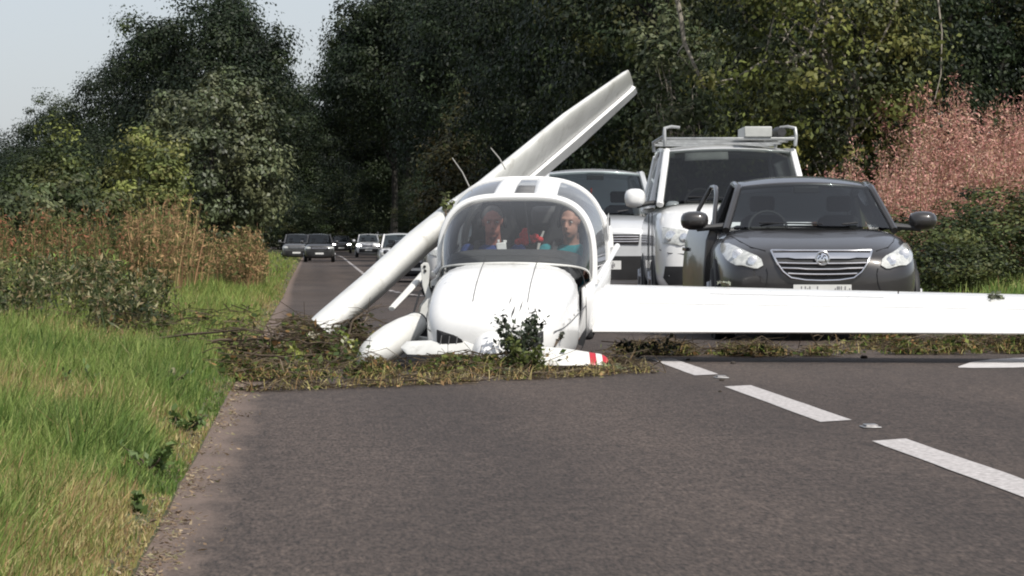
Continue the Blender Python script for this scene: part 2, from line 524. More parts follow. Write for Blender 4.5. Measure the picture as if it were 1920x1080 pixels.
# dark woodland trees: four individuals, then copies
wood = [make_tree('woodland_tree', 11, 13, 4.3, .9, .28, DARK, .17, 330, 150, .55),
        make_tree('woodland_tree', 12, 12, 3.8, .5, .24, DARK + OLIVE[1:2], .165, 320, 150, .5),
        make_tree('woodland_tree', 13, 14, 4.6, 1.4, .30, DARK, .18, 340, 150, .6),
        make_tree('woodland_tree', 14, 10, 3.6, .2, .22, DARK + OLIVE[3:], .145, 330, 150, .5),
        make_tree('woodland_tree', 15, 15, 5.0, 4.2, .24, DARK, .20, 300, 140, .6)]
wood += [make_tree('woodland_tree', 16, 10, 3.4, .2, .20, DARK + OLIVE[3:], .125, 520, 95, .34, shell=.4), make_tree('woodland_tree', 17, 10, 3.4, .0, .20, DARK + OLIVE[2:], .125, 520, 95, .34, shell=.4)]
used = [False] * 7
def wood_tree(k, x, y, s, rz, sz, label, group):
    if used[k]: o = copy_tree(wood[k])
    else: o = wood[k]; used[k] = True
    place(o, x, y, s, rz, sz, label, 'tree', group)
    return o
# (kind, x, distance, scale, height scale, label)
WR = 'dark trees of the wood right of the road'
WL = 'dark trees left of the road'
WF = 'trees closing over the far road'
rows = [
    (5, 9.3, 66, .80, .80, 'dark tree directly behind the roof rack of the white van'),
    (6, 7.6, 84, .95, 1.15, 'dark tree behind the silver car and the raised wing tip'),
    (6, 12.8, 70, .95, .95, 'dark tree behind the yellowish ivy-clad bush'),
    (5, 15.0, 72, 1.0, 1.0, 'dark tree above the pink willowherb at the right edge'),
    (6, 18.0, 80, 1.1, 1.1, 'darkest tree in the upper right corner'),
    (2, 10.2, 92, 1.0, 1.0, 'tall dark tree right of the raised wing tip'),
    (0, 14.2, 98, 1.0, 1.05, 'tall dark tree showing between bush and right corner'),
    (1, 11.2, 112, 1.0, 1.1, 'dark tree left of the raised wing tip'),
    (2, 12.0, 120, 1.1, 1.1, 'dark tree in the second row behind the wing tip'),
    (0, 11.6, 134, 1.15, 1.25, 'dark tree above the middle of the raised wing'),
    (3, 12.0, 162, 1.2, 1.7, 'greener dark tree above the cockpit'),
    (0, 12.2, 186, 1.4, 1.5, 'tall dark tree above and left of the cockpit'),
    (1, 15.5, 150, 1.2, 1.3, 'dark tree filling the wood behind the raised wing'),
    (2, 11.6, 226, 1.45, 1.55, 'tall dark tree leaning over the road beside the sky gap'),
    (0, 11.8, 254, 1.5, 1.75, 'dark tree whose crown reaches over the far road'),
]
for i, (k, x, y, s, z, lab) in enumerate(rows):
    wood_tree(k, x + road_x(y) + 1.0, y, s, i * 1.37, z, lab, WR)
far = [(4, 8.2, 286, 1.5, 1.6, 'dark tree leaning over the right lane where the road darkens'), (4, 7.6, 308, 1.5, 1.6, 'second dark tree over the right lane inside the tunnel of trees'), (4, 8.2, 330, 1.5, 1.5, 'dark tree above the small white car far down the road'), (2, 13, 290, 1.5, 1.6, 'dark tree behind the right side of the tree tunnel'),
       (4, -5.6, 284, 1.2, 1.05, 'dark tree leaning over the far left lane above the dark cars'), (4, -5.2, 306, 1.3, 1.1, 'second dark tree over the far left lane'), (4, -5.6, 330, 1.4, 1.15, 'third dark tree over the far left lane deep in the tunnel'), (6, 8.9, 270, .8, .55, 'low dark tree beneath the trunks right of the far white car'), (5, 10.2, 246, 1.0, .65, 'low dark tree behind the far end of the slanting wing'), (6, 11.5, 222, 1.1, .6, 'low dark tree under the tall wood left of the canopy'), (3, -8.5, 262, 1.2, 1.2, 'dense dark tree left of the far dark cars')]
for i, (k, x, y, s, z, lab) in enumerate(far):
    wood_tree(k, x + road_x(min(y, 300)), y, s, i * 2.1, z, lab, WF)
far = [(3, 9, 330, 1.5, 1.5), (3, 7.5, 352, 1.6, 1.5), (3, -8.5, 340, 1.4, 1.3), (3, 1.2, 402, 1.8, 1.6), (1, -3.4, 396, 1.7, 1.5), (3, -8, 392, 1.9, 1.7), (3, -12.5, 384, 1.9, 1.6), (3, 4.8, 390, 1.9, 1.6), (3, -7, 372, 1.5, 1.2), (3, -1.2, 418, 1.9, 1.6), (3, 9.5, 395, 1.9, 1.6), (6, 2.6, 378, 1.2, .7), (5, -2.6, 374, 1.2, .6), (6, 6.4, 380, 1.3, .8), (5, .4, 386, 1.2, .7), (6, -6.2, 360, 1.1, .6), (5, -10.5, 352, 1.3, .7), (6, -15, 360, 1.4, .7)]
for i, (k, x, y, s, z) in enumerate(far):
    wood_tree(k, x, y, s, i * 1.3, z, 'dark tree closing the far end of the tree tunnel', WF)
# trees at the left, against the sky
left = [(0, -4.3, 152, .95, .99, 'tallest dark tree against the sky left of the road'),
        (1, -6.6, 160, .78, .92, 'dark tree left shoulder of the tallest tree against the sky'),
        (1, -3.9, 182, .74, 1.12, 'dark tree between the tall left tree and the sky gap over the road'),
        (2, -9.2, 172, .66, .68, 'small dark tree on the falling skyline left of the tall tree'),
        (1, -12.4, 176, .62, .66, 'small dark tree with ragged top midway down the left skyline'),
        (3, -15.4, 182, .75, .60, 'low dark tree at the left edge of the skyline'),
        (0, -18.5, 190, .6, .42, 'lowest dark tree touching the left edge of the picture'),
        (3, -5.6, 138, .7, .62, 'dark tree low behind the rounded glossy tree'),
        (3, -9.8, 140, .8, .52, 'low dark tree behind the yellow green bush'),
        (3, -13.3, 146, .8, .46, 'low dark tree above the dry grass at the left edge')]
for i, (k, x, y, s, z, lab) in enumerate(left):
    wood_tree(k, x, y, s, i * 1.9 + .4, z, lab, WL)

# single bushes with a look of their own
t = make_tree('glossy_tree', 31, 5.75, 1.72, .1, .10, GREYGREEN, .13, 210, 105, .25, m=M_gloss_leaf, up=.55, limbs=12, var=.3, shell=.62)
place(t, -2.62 , 95, 1, .6, label='rounded grey green tree with glossy leaves at the left verge')
t = make_tree('yellow_green_bush', 32, 3.1, 1.05, .05, .06, YELLOWGREEN, .11, 120, 70, .20, up=.6)
place(t, -3.35, 72, 1, 0, label='yellow green bush in front of the rounded glossy tree', cat='bush')
t = make_tree('yellow_green_bush', 33, 3.35, 1.0, .05, .06, YELLOWGREEN[:2] + OLIVE, .11, 110, 70, .22, up=.6)
place(t, -6.0, 82, 1, 0, label='pale yellow green bush near the left edge above the dry grass', cat='bush')
t = make_tree('green_bush', 34, 2.2, 1.5, .0, .06, OLIVE + GREYGREEN, .10, 130, 80, .2, up=.5)
place(t, -4.6, 62, 1, 0, label='dull green bush behind the tall dry grass at the left', cat='bush')
t = make_tree('bramble_bush', 35, 1.25, .75, .0, .03, OLIVE + [(.14, .09, .045), (.18, .16, .07)], .07, 90, 60, .14, up=.5)
place(t, -2.2, 33, .45, 0, label='bramble bush at the left edge level with the aircraft', cat='bush', dz=-.3)
t = make_tree('bramble_bush', 36, .75, .55, .0, .03, DARK + OLIVE + [(.12, .06, .03)], .06, 80, 60, .12, up=.5)
place(t, -1.45, 28.6, .6, 0, label='low brown and dark green bramble on the verge beside the debris', cat='bush', dz=-.2)
t = make_tree('ivy_clad_bush', 37, 7.6, 2.05, .1, .10, [(.125, .140, .034), (.095, .112, .028), (.155, .155, .042), (.030, .040, .014), (.06, .072, .022), (.022, .030, .012)], .10, 420, 85, .24, up=.5, limbs=16, bark=M_palebark, shell=.45)
place(t, 8.15, 56, 1, 1.0, label='yellowish ivy-clad bush right of the white van')
t = make_tree('grey_leaved_sapling', 38, 5.2, 1.0, .8, .05, GREYGREEN + OLIVE, .11, 90, 60, .24, up=.5, bark=M_palebark)
place(t, 6.1, 60, 1, 0, label='thin sapling with grey green leaves behind the roof rack')
t = make_tree('ochre_bush', 39, 6.6, 2.1, .0, .09, [(.050, .045, .016), (.060, .048, .016), (.040, .044, .016), (.030, .035, .014)], .15, 220, 75, .34, up=.5)
place(t, 9.4, 200, 1.75, 0, sz=1.5, label='ochre brown bush just left of the raised wing')
t = make_tree('green_bush', 40, 2.6, 1.5, .0, .05, OLIVE + YELLOWGREEN[3:] + DARK[:1], .075, 150, 110, .26, up=.45, shell=.35)
place(t, 9.75, 48, 1, .3, sz=.56, label='dark green bush below the willowherb at the right edge', cat='bush')
t = make_tree('green_bush', 41, 1.75, 1.3, .0, .05, OLIVE + YELLOWGREEN[3:] + DARK[:1], .07, 130, 100, .24, up=.45, shell=.35)
place(t, 8.05, 46, 1, .3, sz=.62, label='dark green bush beside the right mirror of the dark car', cat='bush')
# pale bare branches
def bare(label, *limbs):
    s = MB()
    for pts, r0, r1 in limbs:
        s.tube([P(*p) for p in pts], [r0 + (r1 - r0) * i / (len(pts) - 1) for i in range(len(pts))], 6)
    tag(s.build('bare_branch', M_palebark), label, 'branch', 'bare branches in the wood')
bare('pale bare branch hanging in the dark wood above the van', ([(1262, -40, 58), (1276, 30, 58), (1283, 80, 58.1), (1300, 118, 58), (1322, 165, 58.2)], .045, .022),
     ([(1283, 82, 58.1), (1270, 100, 58), (1290, 122, 58.3)], .014, .006), ([(1300, 118, 58), (1312, 110, 58), (1318, 92, 58)], .012, .005))
bare('short thin upright branch above the van roof', ([(1376, 130, 58), (1384, 160, 58.1), (1380, 230, 58.2)], .012, .016))
bare('crooked bare branch left of the ivy-clad bush', ([(1372, -30, 57), (1400, 40, 57), (1440, 68, 57), (1475, 72, 57.2), (1510, 95, 57)], .03, .012), ([(1440, 68, 57), (1452, 110, 57), (1446, 122, 57)], .012, .005))
bare('bare branch slanting through the top of the ivy-clad bush', ([(1690, -30, 55), (1670, 40, 55), (1645, 90, 55)], .03, .010))
bare('thin upright bare branch at the right side of the ivy-clad bush', ([(1755, -30, 55), (1766, 60, 55), (1764, 140, 55), (1752, 190, 55)], .016, .008))

# ------------------------------------------------------------------ willowherb gone to pink seed, one mass
def plumes(name, spots, h, cols_top, cols_stem, m, per=60, plume=.45, spread=.10, fleck=.05, label='', cat='', seed=5):
    r = np.random.default_rng(seed)
    spots = np.array(spots); n = len(spots)
    hh = h * r.uniform(.65, 1.2, n) * (1 + .45 * np.array([noise.noise((a * 1.3, b * .5, seed)) for a, b, _ in spots]))
    leanv = r.normal(size=(n, 3)) * .12; leanv[:, 2] = 0
    tip = spots + leanv * hh[:, None] + np.array([0, 0, 1]) * hh[:, None]
    w = np.full(n, .010)
    a = r.uniform(0, np.pi, n); sv = np.stack([np.cos(a), np.sin(a), 0 * a], 1) * w[:, None]
    stems = np.stack([spots - sv, spots + sv, tip + sv * .4, tip - sv * .4], 1)
    idx = np.repeat(np.arange(n), per)
    f = 1 - plume * r.uniform(0, 1, len(idx)) ** 1.1
    c = spots[idx] + (tip - spots)[idx] * f[:, None] + r.normal(size=(len(idx), 3)) * spread * (1.15 - f[:, None] * .7)
    V = leaf_quads(c, fleck * r.uniform(.5, 1.6, len(c)), .3, r, .3, fold=.1)
    col = np.concatenate([tints(n, cols_stem, r, .2), tints(len(c), cols_top, r, .22)])
    o = link_mesh(name, quads_mesh(name, np.concatenate([stems, V]), col, m), None)
    return tag(o, label, cat, kind='stuff')
def scatter(n, fx, y0, y1, seed, f=None):
    r = np.random.default_rng(seed); out = []
    while len(out) < n:
        y = r.uniform(y0, y1); lo, hi = fx(y); x = r.uniform(lo, hi)
        if f is None or f(x, y): out.append((x, y, gz(x, y)))
    return out
PINK = [(.50, .25, .215), (.56, .32, .27), (.46, .27, .20), (.56, .40, .30), (.44, .20, .18), (.36, .24, .15)]
plumes('willowherb', scatter(520, lambda y: (7.6, 11.2), 50, 55, 3), 1.55, PINK, [(.30, .17, .12), (.16, .15, .06)], M_dry, 150, .62, .13, .05,
       'pink seeding willowherb behind the dark car at the right', 'wildflower', 3)
plumes('willowherb', scatter(420, lambda y: (9.2, 12.6), 52, 56, 4), 2.35, PINK, [(.30, .17, .12)], M_dry, 160, .5, .14, .055,
       'taller pink seeding willowherb at the right edge of the picture', 'wildflower', 4)
STRAW = [(.34, .22, .11), (.40, .28, .14), (.24, .15, .08), (.28, .16, .09), (.18, .13, .06), (.13, .13, .045), (.10, .12, .04), (.08, .10, .035)]
plumes('dry_grass', scatter(520, lambda y: (-2.2 - (y - 44) * .055, -1.75 - (y - 44) * .004), 44, 64, 5), 1.0, STRAW, STRAW, M_dry, 20, .6, .06, .07,
       'tall straw coloured dry grass on the left verge', 'grass', 5)
plumes('dry_grass', scatter(700, lambda y: (-1.15 - (y - 64) * .06, -1.25 - .0 * y), 66, 100, 6, None), 1.0, STRAW, STRAW, M_dry, 20, .6, .06, .09,
       'further stand of orange dry grass under the glossy tree', 'grass', 6)
plumes('dry_grass', scatter(420, lambda y: (-5.6, -2.3 - (y - 50) * .02), 50, 60, 7), .95, STRAW[2:] + [(.3, .12, .07), (.09, .11, .04)], STRAW[3:], M_dry, 20, .5, .06, .07,
       'tall reddish brown dry grass at the left edge', 'grass', 7)
# ------------------------------------------------------------------ grass of the verges
def grass(name, n, fx, y0, y1, h, cols, w, label, seed, hpow=1.0, lean=(0.5, -.15, 0)):
    r = np.random.default_rng(seed)
    # nearer ground needs more blades
    u = r.uniform(0, 1, n); y = y0 * (y1 / y0) ** u
    lo = np.array([fx(v)[0] for v in y]); hi = np.array([fx(v)[1] for v in y])
    x = lo + (hi - lo) * r.uniform(0, 1, n)
    patch = np.array([noise.noise((a * 1.7, b * .8, seed)) for a, b in zip(x, y)])
    fine = np.array([noise.noise((a * 5, b * 2.5, seed + 9)) for a, b in zip(x, y)])
    big = np.array([noise.noise((a * .9 + 4, b * .38, seed + 3)) for a, b in zip(x, y)])
    z = np.array([gz(a, b) for a, b in zip(x, y)]) - .01
    hh = h * r.uniform(.45, 1.25, n) * (1 + .6 * patch + .5 * fine + .35 * big)
    edge = np.clip((hi - x) / .34, .22, 1); hh *= edge
    base = np.stack([x, y, z], 1)
    V = blade_quads(base, np.maximum(.02, hh), w * r.uniform(.6, 1.4, n) * np.sqrt(np.maximum(y, 12) / 14), np.array(lean), r, .8)
    green, dryc = tints(n, cols[0], r, .2), tints(n, cols[1], r, .2)
    k = (r.uniform(0, 1, n) < np.clip(.11 - .45 * patch - 1.1 * big - .5 * fine + .75 * (1 - edge), .03, .93))[:, None]
    c = np.where(k, dryc, green)
    # damp, deep green tufts of coarser grass here and there
    c = np.where((big + fine * .5 > .34)[:, None] & (r.uniform(0, 1, (n, 1)) < .75), c * np.array([.55, .66, .6]), c)
    o = link_mesh(name, quads_mesh(name, V, np.concatenate([c, c]), M_grass), None)
    return tag(o, label, 'grass', kind='stuff')
GREEN = [(.18, .25, .058), (.22, .29, .074), (.12, .185, .04), (.27, .31, .10)]
DRYG = [(.34, .28, .11), (.44, .37, .18), (.28, .26, .09), (.34, .22, .11)]
grass('verge_grass', 95000, lambda y: (-.092 * y - .45, ROAD_L + .015 + .03 * noise.noise((y * .8, 3.1, 0)) + .05 * noise.noise((y * 2, 7, 1))), 6.5, 30, .15, (GREEN, DRYG), .006, 'bright green grass on the near left verge', 21)
grass('verge_grass', 42000, lambda y: (-.085 * y, ROAD_L + .01 + road_x(y)), 30, 130, .2, (GREEN[:2] + [(.24, .27, .07)], DRYG), .006, 'green grass along the far left verge', 22)
grass('verge_grass', 42000, lambda y: (-.20 * y - 3.5, -.088 * y - .42), 6, 60, .20, (GREEN, DRYG), .008, 'grass of the bank beyond the left verge', 25)
grass('verge_grass', 16000, lambda y: (ROAD_R + 7, ROAD_R + .05), 8, 46, .16, (GREEN, DRYG), .009, 'grass along the right edge of the road', 26)
grass('verge_grass', 14000, lambda y: (-.07 * y - 1, ROAD_L + .01 + road_x(y)), 120, 290, .22, (GREEN[:2] + [(.24, .27, .07)], DRYG), .012, 'grass strip beside the far dark cars', 24)
grass('verge_grass', 9000, lambda y: (6.3, 10.5), 38, 56, .18, (GREEN, DRYG), .010, 'green grass below the bushes right of the dark car', 23)
plumes('tall_weeds', scatter(80, lambda y: (-4.2, -1.9 - (y - 38) * .02), 38, 52, 8), .5, OLIVE[:3] + GREEN[:1] + [(.20, .20, .08), (.26, .20, .10), (.16, .17, .06)], OLIVE, M_leaf, 46, .85, .10, .075,
       'mixed olive green weeds in front of the dry grass at the left', 'plant', 8)
plumes('tall_weeds', scatter(150, lambda y: (-2.6, -1.35), 27, 36, 9), .42, OLIVE + [(.20, .15, .08), (.26, .24, .13)], OLIVE, M_leaf, 46, .9, .07, .055,
       'low brownish weeds on the verge level with the debris heap', 'plant', 9)

# ------------------------------------------------------------------ the crashed aircraft
M_white = mat('aircraft_white', (.80, .80, .785), .28, var=.05, scale=3.0, coat=.35, bump=.03, bscale=6)
M_white2 = mat('scuffed_white', (.72, .72, .69), .38, scale=4.0, coat=.15, col2=(.60, .60, .57))
def grime(m, scale, lo, hi, col):
    """mud flecks and scuffs rubbed into the white gel coat"""
    t = m.node_tree; b = t.nodes['Principled BSDF']
    src = b.inputs['Base Color'].links[0].from_socket
    tc = nd(t, 'ShaderNodeTexCoord')
    n = nd(t, 'ShaderNodeTexNoise', Scale=scale, Detail=9.0, Roughness=.68)
    t.links.new(tc.outputs['Object'], n.inputs['Vector'])
    mr = nd(t, 'ShaderNodeMapRange'); mr.inputs['From Min'].default_value = lo; mr.inputs['From Max'].default_value = hi
    t.links.new(n.outputs['Fac'], mr.inputs['Value'])
    x = nd(t, 'ShaderNodeMix', data_type='RGBA'); x.inputs['B'].default_value = (*col, 1)
    t.links.new(mr.outputs['Result'], x.inputs['Factor']); t.links.new(src, x.inputs['A'])
    t.links.new(x.outputs['Result'], b.inputs['Base Color'])
grime(M_white, 3.2, .60, .82, (.34, .32, .27))
grime(M_white2, 4.5, .55, .80, (.30, .28, .24))
M_band = mat('prop_red', (.42, .02, .035), .4, var=.15)
M_black = mat('black_trim', (.012, .012, .013), .6, var=.2)
M_dark = mat('dark_interior', (.022, .022, .024), .8, var=.3, scale=12)
M_greyint = mat('grey_interior', (.16, .16, .16), .8, var=.2, scale=12)
M_coam = mat('coaming_grey', (.045, .047, .05), .75, var=.25, scale=20)
M_plexi = glass_mat('plexiglass', (.93, .95, .95), .06, .055)  # slight pale mix paints glare onto the windshield
M_plexi2 = glass_mat('sky_glare_plexiglass', (.80, .82, .82), .08, .20)  # stronger pale mix: reflected sky painted into the rear canopy glass
M_metal = mat('bare_metal', (.45, .45, .45), .35, metal=.9, var=.3, scale=20)
def se_ring(y, hw, zb, zt, n, N=36, dx=0.0):
    zc, hz = (zb + zt) / 2, (zt - zb) / 2
    pts = []
    for i in range(N):
        a = 2 * math.pi * i / N
        c, s = math.cos(a), math.sin(a)
        pts.append((dx + hw * math.copysign(abs(c) ** (2 / n), c), y, zc + hz * math.copysign(abs(s) ** (2 / n), s)))
    return pts
plane = empty('light_aircraft', (1.205, 24.3, .158), (R(9), 0, R(-9.8)))
tag(plane, 'white light aircraft crashed nose down across the road in a heap of hedge', 'aircraft')
PM = plane.matrix_basis.copy()
PI_ = PM.inverted()
# cowling, closed at the firewall
cs = [(0.00, .22, -.14, .13, 2.4), (.03, .34, -.155, .19, 2.8), (.10, .425, -.18, .25, 3.4), (.25, .475, -.21, .32, 3.8), (.5, .502, -.25, .375, 4.0), (.85, .52, -.30, .415, 4.0), (1.3, .54, -.36, .438, 4.0)]
cow = MB().loft([se_ring(*q) for q in cs])
cowl = cow.build('cowling', M_white, plane, subsurf=1)
tmp = MB().loft([se_ring(*q) for q in cs]); bvh_c = BVHTree.FromPolygons([tuple(v) for v in tmp.v], tmp.f)
def proj(bvh, pts, off, direction=(0, 1, 0), start=-3.0):
    out = []
    for p in pts:
        o = Vector(p); d = Vector(direction)
        hit, nrm, *_ = bvh.ray_cast(o + d * start, d)
        if hit is None: hit, nrm, *_ = bvh.find_nearest(o)
        if nrm.dot(d) > 0: nrm = -nrm
        out.append(hit + nrm * off)
    return out
def scan(poly, rows, cols):
    """rows x cols points inside a polygon (x, z) whose horizontal cuts are single spans"""
    z0, z1 = min(p[1] for p in poly), max(p[1] for p in poly)
    e = (z1 - z0) * .01; grid = []
    for i in range(rows + 1):
        z = z0 + e + (z1 - z0 - 2 * e) * i / rows
        xs_ = []
        for a, b in zip(poly, poly[1:] + poly[:1]):
            if (a[1] - z) * (b[1] - z) < 0: xs_.append(a[0] + (b[0] - a[0]) * (z - a[1]) / (b[1] - a[1]))
        if len(xs_) < 2: xs_ = [poly[0][0], poly[0][0]]
        lo, hi = min(xs_), max(xs_)
        grid.append([(lo + (hi - lo) * j / cols, z) for j in range(cols + 1)])
    return grid
def patch(bvh, poly, off, rows=5, cols=8, thick=.012, direction=(0, 1, 0), yhint=0):
    """a shaped plate laid on a curved surface: outer face plus rim"""
    g = scan(poly, rows, cols)
    flat = [(x, yhint, z) for r_ in g for (x, z) in r_]
    o = proj(bvh, flat, off, direction); i_ = proj(bvh, flat, off - thick, direction)
    n = cols + 1; N_ = len(o); s = MB(); fs = []
    for r_ in range(rows):
        for c in range(cols):
            a = r_ * n + c
            fs.append((a, a + 1, a + n + 1, a + n))
    rim = [c for c in range(n)] + [r_ * n + cols for r_ in range(1, rows + 1)] + [rows * n + c for c in range(cols - 1, -1, -1)] + [r_ * n for r_ in range(rows - 1, 0, -1)]
    for a, b in zip(rim, rim[1:] + rim[:1]): fs.append((a, b, b + N_, a + N_))
    return s.add(o + i_, fs)
# cooling intakes and the seams of the cowling
for nm, poly in (('air_intake', [(-.375, .015), (-.20, -.015), (-.18, .045), (-.22, .085), (-.375, .12)]), ('air_intake', [(.19, -.01), (.36, .02), (.36, .115), (.21, .08)])):
    o = patch(bvh_c, poly, .004, thick=.02).build(nm, M_black, plane)
    for k in range(3):
        g = MB()
        x = min(p[0] for p in poly) + .03 + k * .055
        a = proj(bvh_c, [(x, 0, .02), (x + .01, 0, .085)], .008)
        g.tube(a, .004, 4)
        g.build('intake_vane', M_greyint, o)
# oil smears and scrapes where the hedge struck
for k, (x, z, w, h) in enumerate([(.15, .24, .010, .035), (.17, .19, .006, .02), (.155, .14, .009, .03), (.14, .10, .012, .022), (.165, .05, .012, .02), (.20, .27, .006, .03), (.12, .30, .005, .02), (.19, .0, .018, .03), (.26, -.02, .02, .012)]):
    patch(bvh_c, [(x - w, z - h), (x + w * .6, z - h * .8), (x + w, z + h), (x - w * .4, z + h * .7)], .002, 2, 2, .003).build('scrape_mark', M_coam, cowl, smooth=False)
for sx in (-1, 1):
    s = MB()
    pts = proj(bvh_c, [(sx * .60, y, .10 - .02 * y) for y in np.linspace(.12, 1.28, 9)], .0008, (-sx, 0, 0), -1.0)
    s.tube(pts, .0034, 4)
    s.build('cowl_seam', M_coam, cowl)
    for y_ in (.3, .5, .7, .9, 1.1):
        p = proj(bvh_c, [(sx * .6, y_, .125 - .02 * y_)], .001, (-sx, 0, 0), -1.0)[0]
        MB().disc(p, .009, (sx, 0, .2), 10, .003).build('fastener', M_metal, cowl)
MB().tube([(x * .998, 1.285, z) for (x, y, z) in se_ring(1.285, .542, -.362, .4395, 4.0)] + [(.5415, 1.285, .04)], .003, 4).build('firewall_seam', M_coam, cowl)
for x_ in (-.17, .21):
    MB().tube(proj(bvh_c, [(x_ + .03 * (1.2 - y), y, 1) for y in np.linspace(.2, 1.27, 12)], .0006, (0, 0, -1), -1.0), .0028, 4).build('hatch_seam', M_coam, cowl)
# spinner and propeller
sp = MB().loft([[(r_ * math.cos(a), y, r_ * math.sin(a)) for a in [2 * math.pi * k / 24 for k in range(24)]] for y, r_ in ((-.27, .012), (-.255, .04), (-.21, .075), (-.14, .108), (-.06, .128), (.0, .134), (.03, .13))])
sp.xf(Matrix.Translation((.012, -.01, -.012)) @ Matrix.Rotation(R(10), 4, 'X'))
sp.build('spinner', M_white, plane)
def blade(pts, chords, parent, name, bands):
    """pts: world points root to tip; bands: (start, end, material) along the blade"""
    pts = [Vector(p) for p in pts]; n = len(pts)
    def at(t):
        k = min(int(t * (n - 1)), n - 2); f_ = t * (n - 1) - k
        return pts[k].lerp(pts[k + 1], f_), chords[k] + (chords[k + 1] - chords[k]) * f_
    first = None
    for (a, b, m_) in bands:
        rings = []
        for i in range(9 if b - a > .4 else 5):
            t = a + (b - a) * i / (8 if b - a > .4 else 4)
            p, c = at(min(t, .9999))
            if t > .93: c *= math.sqrt(max(.03, 1 - ((t - .93) / .07) ** 2))
            tw = R(55 - 25 * t)
            cd = Vector((0, math.cos(tw), math.sin(tw))); td = Vector((0, -math.sin(tw), math.cos(tw)))
            rings.append([p + cd * c * .5 * math.cos(q) + td * c * .09 * math.sin(q) for q in [2 * math.pi * k / 12 for k in range(12)]])
        me_b = MB().loft(rings)
        me_b.v = [PI_ @ v for v in me_b.v]
        o = me_b.build(name if first is None else 'tip_band', m_, first or parent)
        if first is None: first = o
    return first
hub = PM @ Vector((0, -.05, 0))
blade([hub + Vector((.10, 0, -.02)), P(1000, 667, 24.2), P(1060, 669, 24.2), P(1140, 675, 24.25)], [.09, .165, .185, .13], plane, 'propeller_blade',
      [(0, .855, M_white2), (.857, .905, M_band), (.907, .955, M_white2), (.957, 1.0, M_band)])
blade([hub + Vector((-.10, 0, 0)), P(868, 652, 24.3), P(812, 652, 24.4), P(752, 652, 24.55)], [.09, .13, .16, .165], plane, 'propeller_blade',
      [(0, .50, M_white2), (.505, 1.0, M_white2)])
# hull: an open tub under the canopy, then the closed tail boom
def u_ring(y, hw, zb, zs, n, N=26):
    pts = []
    for i in range(N + 1):
        a = math.pi + math.pi * i / N
        c, s_ = math.cos(a), math.sin(a)
        pts.append((hw * math.copysign(abs(c) ** (2 / n), c), y, zs + (zs - zb) * math.copysign(abs(s_) ** (2 / n), s_) if abs(s_) > 1e-6 else zs))
    return pts
hs = [(1.28, .54, -.36, .20, 2.8), (1.6, .575, -.40, .20, 2.8), (2.0, .605, -.43, .20, 2.8), (2.5, .615, -.44, .21, 2.8), (3.05, .56, -.42, .24, 2.6)]
hull = MB().loft([u_ring(*q) for q in hs], closed=False, cap=False).build('fuselage', M_white, plane, solid=.03)
MB().loft([u_ring(y, hw - .05, zb + .05, zs, n) for (y, hw, zb, zs, n) in hs], closed=False, cap=False).build('cabin_liner', M_dark, plane)
MB().loft([se_ring(3.05, .55, -.42, .62, 2.4), se_ring(3.6, .42, -.36, .50, 2.2), se_ring(4.4, .25, -.42, .20, 2.0), se_ring(5.6, .15, -.62, -.22, 2.0), se_ring(6.6, .08, -.80, -.56, 2.0)]).build('tail_boom', M_white, plane, subsurf=1)
# canopy geometry: arches across the cabin
def arch(y, hw, zs, zt, n, lean=0.0):
    def f(ph):
        a = ph * math.pi / 2
        sx, cz = math.sin(a), math.cos(a)
        z = zs + (zt - zs) * abs(cz) ** (2 / n)
        return Vector((hw * math.copysign(abs(sx) ** (2 / n), sx), y + lean * (z - zs), z))
    return f
bow = arch(1.62, .562, .17, .79, 3.6, .22)
mid = arch(2.35, .605, .19, .845, 3.0)
rear = arch(3.02, .56, .22, .66, 2.4)
def base_curve(ph):
    a = ph * math.pi / 2
    return Vector((.545 * math.sin(a), 1.06 + .56 * abs(ph) ** 2.4, .17 + .25 * max(0, math.cos(a)) ** .42))
def shield(u, v):
    ph = -1 + 2 * u
    p = base_curve(ph).lerp(bow(ph), v)
    b_ = math.sin(math.pi * v) * .055 * math.cos(ph * math.pi / 2)
    return p + Vector((0, -b_, b_ * .8))
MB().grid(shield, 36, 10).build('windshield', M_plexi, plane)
def top_surf(ph, t):
    """t 0 at the front bow, 1 at the middle arch, 2 at the rear arch"""
    if t <= 1: p = bow(ph).lerp(mid(ph), t); k = math.sin(math.pi * t) * .02
    else: p = mid(ph).lerp(rear(ph), t - 1); k = math.sin(math.pi * (t - 1)) * .03
    return p + Vector((0, 0, k * math.cos(ph * math.pi / 2)))
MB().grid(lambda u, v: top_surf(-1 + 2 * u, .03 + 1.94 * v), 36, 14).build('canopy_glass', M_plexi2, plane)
def sweep(fn, r_, name, m_, flat=1.0, n=40, parent=plane):
    return MB().tube([fn(-1 + 2 * i / n) for i in range(n + 1)], r_, 8, flat=flat).build(name, m_, parent)
sweep(bow, .030, 'canopy_bow', M_white, .8)
sweep(mid, .016, 'canopy_frame', M_white)
sweep(rear, .03, 'canopy_frame', M_white)
sweep(lambda ph: base_curve(ph) + Vector((0, -.004, .0)), .008, 'windshield_rim', M_white2)
for (a, b_) in ((-.085, -.004), (.040, .195)):
    MB().grid(lambda u, v: top_surf(a + (b_ - a) * u, .02 + 1.6 * v) + Vector((0, 0, .006)), 5, 12).build('roof_strip', M_white, plane, solid=.008)
MB().grid(lambda u, v: top_surf(-.002 + .040 * u, .05 + .40 * v) + Vector((0, 0, .004)), 4, 4).build('roof_vent', M_greyint, plane, solid=.006)
for sx in (-1, 1):
    MB().tube([(sx * (.58 + .01 * k), 1.66 + .34 * k, .185 + .01 * k) for k in range(5)], .022, 8).build('canopy_sill', M_white, plane)
